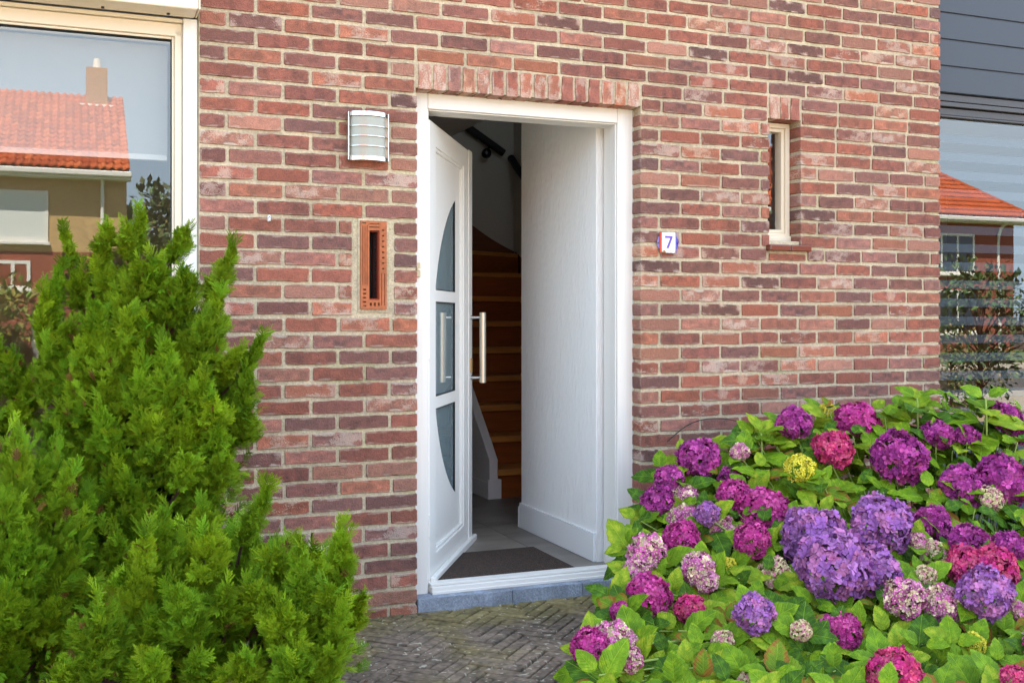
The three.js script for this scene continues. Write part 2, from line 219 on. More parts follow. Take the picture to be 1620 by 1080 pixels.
// ---------------------------------------------------------------- the house
const house = thing('brick_house', 'red brick house front with white framed open doorway', 'house');
const WX0 = 0.447, WX1 = 4.066, BED = 2.2615, CO = 0.0653, PITCH = 0.2155;
const DOOR = [1.31, 2.347, 2.155], SW = [3.035, 3.212, 1.575, 2.15], LW = [-2.2, 0.447, 0.52, 2.47];
{
  const s = rectShape(-6, WX1 - 0.006, -0.15, 5.3);
  s.holes.push(rectHole(DOOR[0] - 0.006, DOOR[1] + 0.006, -0.14, DOOR[2] + 0.004), rectHole(SW[0] - 0.005, SW[1] + 0.006, SW[2] - 0.02, SW[3] + 0.004), rectHole(LW[0], LW[1] - 0.004, LW[2], LW[3]));
  const yv = BED - 30 * CO; for (const x of [0.753, 0.818, 0.879, 0.939]) s.holes.push(rectHole(x - 0.007, x + 0.007, yv + 0.004, yv + CO - 0.006));   // open vents above the ground
  s.holes.push(rectHole(1.083, 1.168, 1.262, 1.588), rectHole(2.3, 3.3, 3.35, 4.7));  // upper opening is added to let light into the stairwell
  const wall = part(house, 'front_wall', slab(s, -0.21, -0.0065), M.mortar);
  // --- bricks
  const R = rng(9), geos = {};
  function brickGeo(w, h, d, cell, seed, half) {
    const r = rng(seed), N = 14, hw = w / 2, hh = h / 2, e = k => (r() - 0.5) * k, c = 0.0025 + r() * 0.003;
    const xs = [-hw + c, -hw * 0.5, 0, hw * 0.5, hw - c];
    const ring = [...xs.map(x => [x + e(0.006), -hh + e(0.005)]), [hw + e(0.002), -hh + c], [hw + e(0.002), hh - c], ...xs.slice().reverse().map(x => [x + e(0.006), hh + e(0.005)]), [-hw + e(0.002), hh - c], [-hw + e(0.002), -hh + c]];
    const pos = [], uv = [], idx = [], cu = cell % 4, cv = Math.floor(cell / 4), k0 = half ? (seed % 2) * 0.5 : 0, kw = half ? 0.5 : 1;
    const P = (p, ix, iy, z, q) => { pos.push(p[0] - Math.sign(p[0]) * ix, p[1] - Math.sign(p[1]) * iy, z); const u = clamp(0.5 + p[0] / w * q, 0.02, 0.98), v = clamp(0.5 + p[1] / h * q, 0.03, 0.97); uv.push((cu + k0 + u * kw) / 4, (cv + v) / 16); };
    for (let t = 0; t < 2; t++) for (const p of ring) P(p, 0.0014, 0.0014, 0, 0.97); for (const p of ring) P(p, 0, 0, -0.0025, 1); for (const p of ring) P(p, 0, 0, -d, 0.55);
    for (let i = 1; i < N - 1; i++) idx.push(0, i, i + 1);
    for (let q = 1; q < 3; q++) for (let i = 0; i < N; i++) { const a = q * N + i, b = q * N + (i + 1) % N; idx.push(a, a + N, b, b, a + N, b + N); }
    const g = new THREE.BufferGeometry(); g.setAttribute('position', new THREE.Float32BufferAttribute(pos, 3)); g.setAttribute('uv', new THREE.Float32BufferAttribute(uv, 2)); g.setIndex(idx); g.computeVertexNormals(); return g;
  }
  const PALE = M.paleCells, FULL = [], HALF = [], ROW = [];
  for (let i = 0; i < 44; i++) FULL.push(brickGeo(PITCH - 0.012, CO - 0.0142, 0.1, (i * 7) % 64, 100 + i, false));
  for (let i = 0; i < 32; i++) HALF.push(brickGeo(PITCH / 2 - 0.012, CO - 0.0142, 0.1, (i * 11 + 3) % 64, 300 + i, true));
  for (let i = 0; i < 12; i++) { const g = brickGeo(0.106, 0.052, 0.1, PALE[i % PALE.length], 500 + i, true); g.rotateZ(Math.PI / 2); ROW.push(g); }
  const bricks = [];
  const put = (x0, x1, y, o = {}) => { if (x1 - x0 < 0.018) return; bricks.push({ x0, x1, y, ...o }); };
  function course(x0, x1, y, half) {   // stretcher bond that closes on both ends
    let x = x0, first = true; const gap = 0.0145;
    while (x < x1 - 0.02) { let w = first && half ? PITCH / 2 : PITCH; first = false; w += (R() - 0.5) * 0.005; let e = x + w; if (x1 - (e - gap) < 0.045) e = x1 + gap; else if (e > x1) e = x1 + gap;
      put(x, Math.min(e - gap, x1), y); x = e; }
  }
  const slot = [1.06, 1.19, 1.235, 1.615], sill = [3.02, 3.256];
  for (let k = -14; k <= 35; k++) {
    const y = BED - k * CO - CO / 2, half = ((k % 2) + 2) % 2 === 0, top = y + CO / 2, bot = y - CO / 2;
    const cuts = [];
    if (bot < DOOR[2] + 0.075 && k >= 0) cuts.push([DOOR[0] - (k < 2 ? 0.0 : 0), DOOR[1] + (k < 2 ? 0.0 : 0), k < 2]);
    if (k >= 0 && k < 2) cuts.push([SW[0], SW[1], true]);
    else if (top > SW[2] - 0.02 && k >= 2 && bot < SW[3]) cuts.push([SW[0], SW[1], false]);
    else if (top > 1.5 && top < SW[2] - 0.01) cuts.push([sill[0] + 0.012, sill[1] - 0.012, true]);
    if (bot < slot[3] - 0.02 && top > slot[2] + 0.02) cuts.push([slot[0] - 0.012, slot[1] + 0.012, true]);
    cuts.sort((a, b) => a[0] - b[0]);
    let a = WX0, h = half;
    for (const c of cuts) { const isDoor = c[0] === DOOR[0]; course(a, c[0] - (c[2] && !isDoor ? 0.012 : 0) - (isDoor && c[2] ? 0.012 : 0), y, h); a = c[1] + (c[2] ? 0.012 : 0); h = isDoor ? !half : R() < 0.5; }
    course(a, WX1, y, h);
    if (bot > 2.5 || top < 0.5) for (let x = WX0 - PITCH * (half ? 0.5 : 1); x > -1.6; x -= PITCH) put(x, x + PITCH - 0.012, y, { hid: true });
  }
  // vents: three small pieces of brick between four open joints
  const yv2 = BED - 30 * CO - CO / 2; for (let i = bricks.length - 1; i >= 0; i--) { const b = bricks[i]; if (Math.abs(b.y - yv2) < 0.005 && b.x1 > 0.76 && b.x0 < 0.93) { if (b.x0 < 0.735) b.x1 = 0.746; else if (b.x1 > 0.955) b.x0 = 0.947; else bricks.splice(i, 1); } }
  for (const [a, b] of [[0.760, 0.811], [0.825, 0.872], [0.886, 0.932]]) put(a, b, yv2);
  put(3.035, 3.243, 1.5, { thin: 0.6 });
  // rowlock courses over the door and the small window
  for (let i = 0; i < 16; i++) { const p = (DOOR[1] - DOOR[0]) / 16; put(DOOR[0] + i * p + 0.006, DOOR[0] + (i + 1) * p - 0.006, (DOOR[2] + BED) / 2 - 0.003, { row: true, lint: true }); }
  for (let i = 0; i < 3; i++) { const p = (SW[1] - SW[0]) / 3; put(SW[0] + i * p + 0.005, SW[0] + (i + 1) * p - 0.005, (SW[3] + BED) / 2 - 0.003, { row: true }); }
  const hidden = b => b.hid || b.y > 2.56 || (b.x1 < 1.2 && b.y < 0.42) || (b.x0 > 2.35 && b.y < 0.62 - (b.x0 < 2.6 ? 0.2 : 0)) || (b.x1 < 0.72 && b.y < 1.25) || (b.x1 < 0.85 && b.y < 0.7);
  const mesh = b => {
    const w = b.x1 - b.x0, long = w > 0.15, g = b.row ? ROW[(R() * ROW.length) | 0] : long ? FULL[(R() * FULL.length) | 0] : HALF[(R() * HALF.length) | 0];
    const o = new THREE.Mesh(g, M.brick[b.lint && R() < 0.8 ? 3 : (R() * M.brick.length) | 0]);
    o.scale.x = b.row ? w / 0.052 : w / ((long ? PITCH : PITCH / 2) - 0.012); o.scale.y = b.thin ?? (b.row ? 1 : 1 + (R() - 0.5) * 0.05);
    o.position.set((b.x0 + b.x1) / 2, b.y + (R() - 0.5) * 0.0025, (R() - 0.5) * 0.003); o.rotation.set((R() - 0.5) * 0.012, (R() - 0.5) * 0.008, (R() - 0.5) * 0.008);
    if (R() < 0.5 && b.x0 > WX0 + 0.01) o.rotation.z += Math.PI; return o;
  };
  const size = b => { const x = (b.x0 + b.x1) / 2; const d = 4.283 * 0.927 + x * 0.3745; return (b.x1 - b.x0) / (d * d * d) * (hidden(b) ? 0 : 1); };
  bricks.sort((a, b) => size(b) - size(a));
  bricks.slice(0, 300).forEach(b => { const o = shadows(mesh(b)); o.name = 'brick'; wall.add(o); });
  // the smaller ones go into one field for each tone
  const rest = bricks.slice(300).map(mesh);
  const fieldMat = mat(0xffffff, 0.93, { map: M.brickMap, bumpMap: M.brickBump, bumpScale: 0.004, vertexColors: true });
  const fg = mergeGeometries(rest.map(o => { o.updateMatrix(); const g = o.geometry.clone().applyMatrix4(o.matrix), c = new Float32Array(g.attributes.position.count * 3), m = o.material.color; for (let i = 0; i < c.length; i += 3) { c[i] = m.r; c[i + 1] = m.g; c[i + 2] = m.b; } g.setAttribute('color', new THREE.BufferAttribute(c, 3)); return g; }));
  const f = part(wall, 'brick_field', fg, fieldMat); f.userData.kind = 'stuff';
}
// pier end, other outer walls, floors, roof and the rooms behind
{
  part(house, 'side_wall', merge([box(WX1 - 0.1, WX1 - 0.002, -0.1, 5.3, -0.25, -0.11, 0), box(-6.2, -6, -0.1, 5.3, -9, 0, 0), box(9, 9.2, -0.1, 5.3, -9, 0, 0), box(-6, 9, -0.1, 5.3, -9.2, -9, 0)]), mat(0x8a4a3a, 0.95));
  const rs = new THREE.Shape(); rs.moveTo(0.45, 5.25); rs.lineTo(0.45, 5.42); rs.lineTo(-4.6, 8.1); rs.lineTo(-9.65, 5.42); rs.lineTo(-9.65, 5.25); rs.closePath();
  const rg = new THREE.ExtrudeGeometry(rs, { depth: 16, bevelEnabled: false }); rg.rotateY(-Math.PI / 2); rg.translate(9.6, 0, 0);
  part(house, 'roof', metreUV(rg), mat(0x9a4a2c, 0.9));
  const inner = [box(1.1, 1.2, 0.05, 5.2, -4.1, -0.215, 0), box(2.235, 2.335, 0.05, 2.6, -1.12, -0.215, 0.004), box(2.34, 3.4, 0.05, 2.6, -1.12, -1.0, 0)];
  part(house, 'hall_wall', merge(inner), M.plaster);
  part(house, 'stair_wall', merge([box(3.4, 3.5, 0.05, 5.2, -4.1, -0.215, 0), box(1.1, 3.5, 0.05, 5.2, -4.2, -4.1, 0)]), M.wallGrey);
  part(house, 'ceiling', merge([box(1.2, 2.48, 2.5, 2.68, -4.1, -0.215, 0), box(2.481, 3.4, 2.6, 2.68, -1.9, -0.215, 0), box(-6, 1.1, 2.6, 2.7, -9, -0.215, 0), box(3.5, 9, 2.6, 2.7, -9, -0.26, 0), box(1.1, 3.5, 5.2, 5.24, -4.2, -0.215, 0)]), M.plaster);
  part(house, 'room_floor', merge([box(-6, 1.1, 0.0, 0.085, -9, -0.215, 0), box(3.5, 9, 0.0, 0.085, -9, -0.26, 0), box(2.34, 3.39, 0.0, 0.085, -0.99, -0.215, 0)]), M.roomFloor);
  part(house, 'room_wall', merge([box(-6, 1.09, 0.09, 2.6, -5.2, -5.1, 0), box(3.51, 9, 0.09, 2.6, -5.2, -5.1, 0)]), M.room);
}
{ const w = holder(house, 'window', 'added unseen upstairs window that lets sky light into the stairwell'); const s = rectShape(2.3, 3.3, 3.35, 4.7); s.holes.push(rectHole(2.37, 3.23, 3.42, 4.63)); part(w, 'frame', slab(s, -0.15, -0.08), M.white); part(w, 'pane', new THREE.PlaneGeometry(0.86, 1.21).translate(2.8, 4.025, -0.115), M.glass); }  // out of view, added to brighten the stairs and their back wall
// tiled hall floor
{
  const sub = new THREE.BoxGeometry(2.19, 0.06, 3.98); sub.translate(2.3, 0.0535, -2.105);
  const floor = structure('hall_floor', metreUV(sub), mat(0xa8a198, 0.95)); const R = rng(3), t = 0.6;
  for (let i = 0; i < 4; i++) for (let j = 0; j < 7; j++) { const x0 = 1.205 + i * t - 0.33, z1 = -0.125 - j * t + 0.12; const a = Math.max(x0, 1.206), b = Math.min(x0 + t - 0.004, 3.39), c = Math.max(z1 - t + 0.004, -4.09), d = Math.min(z1, -0.122); if (b - a < 0.03 || d - c < 0.03) continue;
    const g = box(a, b, 0.07, 0.0885, c, d, 0.0015); const uv = g.attributes.uv, p = g.attributes.position, ou = R(), ov = R(); for (let k = 0; k < uv.count; k++) uv.setXY(k, p.getX(k) * 0.9 + ou, p.getZ(k) * 0.9 + ov); part(floor, 'floor_tile', g, M.floorTile[(R() * 3) | 0]); }
}
// door frame: jambs and head with a stepped inner profile, mitred look
{
  const fr = holder(house, 'door_frame', 'white door frame with moulded inner step'); const zf = -0.075, zb = -0.2;
  const prof = (w, r) => { const s = new THREE.Shape(); s.moveTo(0, zb); s.lineTo(0, zf); s.lineTo(w - 0.012, zf); s.lineTo(w - 0.004, zf - 0.008); s.lineTo(w, zf - 0.022); s.lineTo(w, zf - 0.06); s.lineTo(w + 0.012, zf - 0.06); s.lineTo(w + 0.012, zb); s.closePath(); return s; };
  const jamb = (x, dir, w) => { const g = new THREE.ExtrudeGeometry(prof(w), { depth: 2.04, bevelEnabled: false }); g.rotateX(-Math.PI / 2); const q = clean(g); q.applyMatrix4(new THREE.Matrix4().makeScale(dir, 1, -1)); q.translate(x, 0.057, 0); if (dir > 0 ? true : false) { } const p = q.attributes.position; q.computeVertexNormals(); return q; };
  // built as boxes so that faces keep their direction
  const L = merge([box(1.306, 1.379, 0.052, 2.155, zb, zf, 0.004), box(1.3795, 1.386, 0.052, 2.09, zb, zf - 0.012, 0.002)]);
  const Rr = merge([box(2.272, 2.352, 0.052, 2.155, zb, zf, 0.004), box(2.266, 2.2715, 0.052, 2.09, zb, zf - 0.012, 0.002)]);
  part(fr, 'jamb', L, M.white); part(fr, 'jamb', Rr, M.white);
  part(fr, 'head', merge([box(1.3792, 2.2718, 2.089, 2.155, zb, zf - 0.0004, 0.004), box(1.3862, 2.2658, 2.083, 2.0885, zb, zf - 0.012, 0.002)]), M.white);
  part(fr, 'sealant', merge([box(2.3475, 2.356, 0.06, 2.15, -0.1, -0.072, 0.002), box(1.3, 1.3055, 0.06, 2.15, -0.1, -0.072, 0.002)]), mat(0xb9b6b0, 0.8));
  const th = holder(house, 'threshold'); part(th, 'sill_bar', merge([box(1.387, 2.265, 0.058, 0.088, -0.115, -0.046, 0.005), box(1.387, 2.265, 0.0885, 0.099, -0.118, -0.062, 0.003), box(1.387, 2.265, 0.058, 0.07, -0.0455, -0.036, 0.002)]), M.white);
  let x = 1.312; for (const w of [0.42, 0.33, 0.284]) { const g = metreUV(box(x, x + w - 0.002, -0.05, 0.0575, -0.2, 0.004, 0.003)); part(th, 'stone_block', g, M.bluestone); x += w; }
}
// the door leaf, opened inward about sixty degrees
{
  const door = holder(house, 'front_door', 'white front door standing open inward with bowed glass panes'); door.position.set(1.392, 0.085, -0.105); door.rotation.y = Math.atan2(0.779, 0.464);
  const w = 0.9, h = 1.965, T = 0.068, cx = 0.906, cy = 1.077 - 0.085, Rr = 0.754, gx = 0.625;
  const y0 = 0.112, y1 = 1.868, px0 = 0.12, px1 = 0.742;
  const rim = rectShape(0, w, 0, h); rim.holes.push(rectHole(px0, px1, y0, y1)); part(door, 'leaf_frame', slab(rim, -T, 0, { bevelEnabled: true, bevelSize: 0.004, bevelThickness: 0.004, bevelOffset: -0.004, bevelSegments: 2 }), M.whiteLeaf);
  part(door, 'stile_lip', box(0.822, 0.906, 0.0, h, 0.0045, 0.013, 0.004), M.whiteLeaf);
  const bead = rectShape(px0 - 0.001, px1 + 0.001, y0 - 0.001, y1 + 0.001); bead.holes.push(rectHole(px0 + 0.014, px1 - 0.014, y0 + 0.014, y1 - 0.014)); part(door, 'bead', slab(bead, -0.05, -0.006, { bevelEnabled: true, bevelSize: 0.003, bevelThickness: 0.003, bevelOffset: -0.003, bevelSegments: 1 }), M.whiteLeaf);
  const arcX = y => cx - Math.sqrt(Rr * Rr - (y - cy) * (y - cy));
  const panes = [[1.25, 1.69], [0.78, 1.2], [0.293, 0.728]];
  const outline = ([a, b], e = 0) => { const pts = []; for (let i = 0; i <= 24; i++) { const y = a + e + (b - a - 2 * e) * i / 24; pts.push([Math.min(arcX(y) + e, gx - e), y]); } return pts; };
  const panel = rectShape(px0 + 0.0142, px1 - 0.0142, y0 + 0.0142, y1 - 0.0142);
  const shapes = panes.map(p => { const o = outline(p), s = new THREE.Shape(); s.moveTo(gx, p[0]); o.forEach(q => s.lineTo(...q)); s.lineTo(gx, p[1]); s.closePath(); return s; }).map((s, i) => ({ s: s, p: panes[i] }));
  for (const { s } of shapes) panel.holes.push(new THREE.Path(s.getPoints().reverse()));
  part(door, 'panel', slab(panel, -0.045, -0.016), M.whiteLeaf);
  for (const { s, p } of shapes) {
    part(door, 'pane', slab(s, -0.036, -0.026), M.doorGlass);
    const i = outline(p, 0.0045), hole = new THREE.Path(); hole.moveTo(gx - 0.0045, p[0] + 0.0045); i.forEach(q => hole.lineTo(...q)); hole.lineTo(gx - 0.0045, p[1] - 0.0045); hole.closePath(); const gs = new THREE.Shape(s.getPoints()); gs.holes.push(new THREE.Path(hole.getPoints())); part(door, 'seal', slab(gs, -0.0258, -0.0165), M.gasket);
  }
  part(door, 'weather_bar', box(0.0, 0.95, 0.0, 0.034, 0.0045, 0.03, 0.008), M.whiteLeaf);
  const bar = new THREE.CylinderGeometry(0.0165, 0.0165, 0.35, 20); bar.translate(0.862, 0.98, 0.075);
  const handle = part(door, 'pull_handle', clean(bar), M.brushed);
  for (const y of [0.83, 1.13]) { const c = new THREE.CylinderGeometry(0.007, 0.007, 0.07, 12); c.rotateX(Math.PI / 2); c.translate(0.862, y, 0.04); const d = new THREE.CylinderGeometry(0.012, 0.012, 0.004, 14); d.rotateX(Math.PI / 2); d.translate(0.862, y, 0.0155); part(door, 'handle_mount', merge([c, d]), M.steel); }
  part(door, 'lock_plate', merge([box(0.848, 0.885, 0.855, 0.925, 0.0135, 0.02, 0.003)]), mat(0xc9a36a, 0.4, { metalness: 0.6 }));
  for (const y of [0.25, 1.0, 1.75]) part(door, 'hinge', box(-0.012, 0.0, y - 0.05, y + 0.05, -0.03, 0.008, 0.005), M.white);
}

// ---------------------------------------------------------------- windows
function pane(parent, x0, x1, y0, y1, z) { return part(parent, 'pane', new THREE.PlaneGeometry(x1 - x0, y1 - y0).translate((x0 + x1) / 2, (y0 + y1) / 2, z), M.glass); }
{ // big window on the left, frame coloured for warm bounce light, screen box above
  const w = holder(house, 'window', 'large window with warm bounce light in its frame colour, screen box above');
  const x1 = 0.441, xg = 0.352, x0 = LW[0] + 0.004, y0 = LW[2] + 0.004, yg = 2.279;
  part(w, 'screen_guide', box(0.387, x1, y0, 2.352, -0.12, -0.02, 0.004), M.white);
  for (const y of [2.25, 1.6, 0.95]) { const c = new THREE.CylinderGeometry(0.005, 0.005, 0.003, 12); c.rotateX(Math.PI / 2); c.translate(0.415, y, -0.0185); part(w, 'screw', clean(c), M.steel); }
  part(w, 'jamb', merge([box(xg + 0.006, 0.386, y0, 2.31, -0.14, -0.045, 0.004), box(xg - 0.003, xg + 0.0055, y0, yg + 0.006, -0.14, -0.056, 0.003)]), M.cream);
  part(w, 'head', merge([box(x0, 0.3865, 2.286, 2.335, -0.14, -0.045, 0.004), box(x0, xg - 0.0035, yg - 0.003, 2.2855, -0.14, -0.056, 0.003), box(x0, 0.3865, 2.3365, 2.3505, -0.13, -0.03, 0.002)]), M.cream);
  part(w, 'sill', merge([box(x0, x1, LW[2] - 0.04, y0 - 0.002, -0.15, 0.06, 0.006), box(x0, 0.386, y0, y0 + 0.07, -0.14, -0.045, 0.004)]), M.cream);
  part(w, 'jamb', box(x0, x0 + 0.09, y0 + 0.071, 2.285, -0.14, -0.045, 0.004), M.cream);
  part(w, 'seal', merge([box(xg - 0.006, xg - 0.0035, y0 + 0.08, yg - 0.004, -0.09, -0.06, 0), box(x0 + 0.1, xg - 0.0065, yg - 0.006, yg - 0.0035, -0.09, -0.06, 0)]), M.gasket);
  pane(w, x0 + 0.091, xg - 0.0005, y0 + 0.0705, yg + 0.002, -0.075);
  const blindMat = phys(0xa2a39f, 1, { transmission: 0.4, thickness: 0 });
  const bl = part(w, 'roller_blind', box(x0 + 0.12, 0.34, 1.845, 2.27, -0.1515, -0.15, 0), blindMat); part(w, 'blind_rail', box(x0 + 0.12, 0.34, 1.822, 1.845, -0.156, -0.145, 0.004), mat(0xa8a8a2, 0.6));
  const bx = holder(house, 'screen_box', 'screen box with warm bounce light in its colour over the large window');
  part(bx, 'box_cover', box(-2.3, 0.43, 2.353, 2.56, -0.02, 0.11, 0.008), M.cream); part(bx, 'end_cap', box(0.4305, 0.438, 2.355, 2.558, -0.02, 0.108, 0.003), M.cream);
  for (const x of [0.33, 0.1]) { const c = new THREE.CylinderGeometry(0.006, 0.006, 0.006, 10); c.translate(x, 2.3505, 0.02); part(bx, 'screw', clean(c), M.black); }
}
{ // small tall window with a tiled sill
  const w = holder(house, 'window', 'small narrow white window in the brick wall'), x0 = SW[0], x1 = SW[1], y0 = 1.59, y1 = SW[3], z = -0.085;
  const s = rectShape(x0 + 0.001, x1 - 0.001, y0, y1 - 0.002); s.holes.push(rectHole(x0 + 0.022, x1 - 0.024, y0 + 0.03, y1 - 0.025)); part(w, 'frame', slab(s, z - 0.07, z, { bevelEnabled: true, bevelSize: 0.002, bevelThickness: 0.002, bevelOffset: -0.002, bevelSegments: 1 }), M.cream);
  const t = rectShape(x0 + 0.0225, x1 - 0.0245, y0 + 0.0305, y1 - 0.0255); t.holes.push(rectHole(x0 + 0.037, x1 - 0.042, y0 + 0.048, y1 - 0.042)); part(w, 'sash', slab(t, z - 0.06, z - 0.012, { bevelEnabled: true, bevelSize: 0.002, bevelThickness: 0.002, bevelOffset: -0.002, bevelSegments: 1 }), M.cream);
  pane(w, x0 + 0.036, x1 - 0.041, y0 + 0.047, y1 - 0.041, z - 0.035);
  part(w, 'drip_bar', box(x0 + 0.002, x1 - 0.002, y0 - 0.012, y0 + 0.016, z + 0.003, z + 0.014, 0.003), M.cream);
  part(w, 'sill_bed', metreUV(box(x0, x1, 1.53, y0 - 0.013, -0.2, -0.01, 0.003)), M.mortar);
  for (const [a, b] of [[3.02, 3.137], [3.139, 3.256]]) { const g = box(a, b, 1.527, 1.557, -0.07, 0.03, 0.006); part(w, 'sill_tile', g, M.terracottaGlazed); }
  const wp = holder(house, 'closet_wall'); part(wp, 'closet_panel', box(2.345, 3.395, 0.09, 2.59, -0.98, -0.97, 0), M.room);
}
{ // pot plant on the inner sill of the small window
  const t = thing('pot_plant', 'small green plant in a pale pot behind the narrow window', 'plant', [3.11, 1.59, -0.26]), R = rng(8); part(t, 'pot', new THREE.LatheGeometry([[0, 0], [0.03, 0], [0.036, 0.05], [0.042, 0.11], [0.045, 0.115], [0.038, 0.115], [0.036, 0.1], [0, 0.1]].map(p => new THREE.Vector2(...p)), 20), mat(0xcfc4dc, 0.5)); part(t, 'shelf', box(-0.07, 0.1, -0.03, -0.002, -0.06, 0.045, 0.003), M.skirting);
  for (let i = 0; i < 9; i++) { const a = R() * 6.28, l = 0.06 + R() * 0.06; const g = new THREE.SphereGeometry(1, 8, 6).scale(0.011, l / 2, 0.003).translate(0, l / 2, 0); g.rotateX(0.3 + R() * 0.5); g.rotateY(a); g.translate(0, 0.1, 0); part(t, 'leaf', g, mat(0x5f9a3a, 0.6)); }
}
{ // window and cladding bay on the right
  const z = -0.06, b = holder(house, 'cladding', 'dark blue grey horizontal cladding boards above the window');
  for (let i = 0; i < 9; i++) { const y = 2.372 + i * 0.137; const s = new THREE.Shape(); s.moveTo(-0.006, y); s.lineTo(-0.03, y); s.lineTo(-0.03, y + 0.137); s.lineTo(-0.008, y + 0.137); s.lineTo(-0.008, y + 0.129); s.lineTo(0, y + 0.1265); s.lineTo(0, y + 0.004); s.closePath(); const g = new THREE.ExtrudeGeometry(s, { depth: 4.9, bevelEnabled: false }); g.rotateY(Math.PI / 2); const q = clean(g); q.applyMatrix4(new THREE.Matrix4().makeScale(1, 1, -1)); q.translate(4.07, 0, z); const idx = []; const p = q.attributes.position.array, n = q.attributes.normal.array; for (let k = 0; k < p.length; k += 9) for (let m = 0; m < 3; m++) { const a = p[k + 3 + m]; p[k + 3 + m] = p[k + 6 + m]; p[k + 6 + m] = a; } q.computeVertexNormals(); part(b, 'board', q, M.anthracite); }
  part(b, 'backing_wall', merge([box(4.07, 9, 2.36, 5.3, -0.26, -0.095, 0), box(4.07, 9, -0.1, 0.6, -0.26, -0.07, 0), box(6.9, 9, 0.601, 2.359, -0.26, -0.07, 0)]), M.anthracite);
  const w = holder(house, 'window', 'large dark framed window with striped blind at the right edge');
  part(w, 'head', merge([box(4.07, 6.9, 2.332, 2.368, -0.16, -0.075, 0.003), box(4.07, 6.9, 2.303, 2.327, -0.16, -0.068, 0.003), box(4.07, 6.9, 2.262, 2.298, -0.16, -0.085, 0.003), box(4.07, 6.9, 2.25, 2.26, -0.16, -0.078, 0.002)]), M.frameDark);
  part(w, 'jamb', box(4.067, 4.11, 0.6, 2.249, -0.18, -0.088, 0.003), M.frameDark); part(w, 'jamb', box(6.84, 6.895, 0.6, 2.249, -0.18, -0.088, 0.003), M.frameDark); part(w, 'sill', box(4.07, 6.9, 0.602, 0.66, -0.18, -0.04, 0.003), M.frameDark);
  pane(w, 4.111, 6.839, 0.661, 2.2485, -0.105);
  const light = phys(0x333c47, 1, { transmission: 0.25, thickness: 0 });
  for (let i = 0; i < 16; i++) part(w, 'blind_band', box(4.13, 6.82, 0.69 + i * 0.097, 0.69 + i * 0.097 + 0.045, -0.2005, -0.2, 0), light);
}

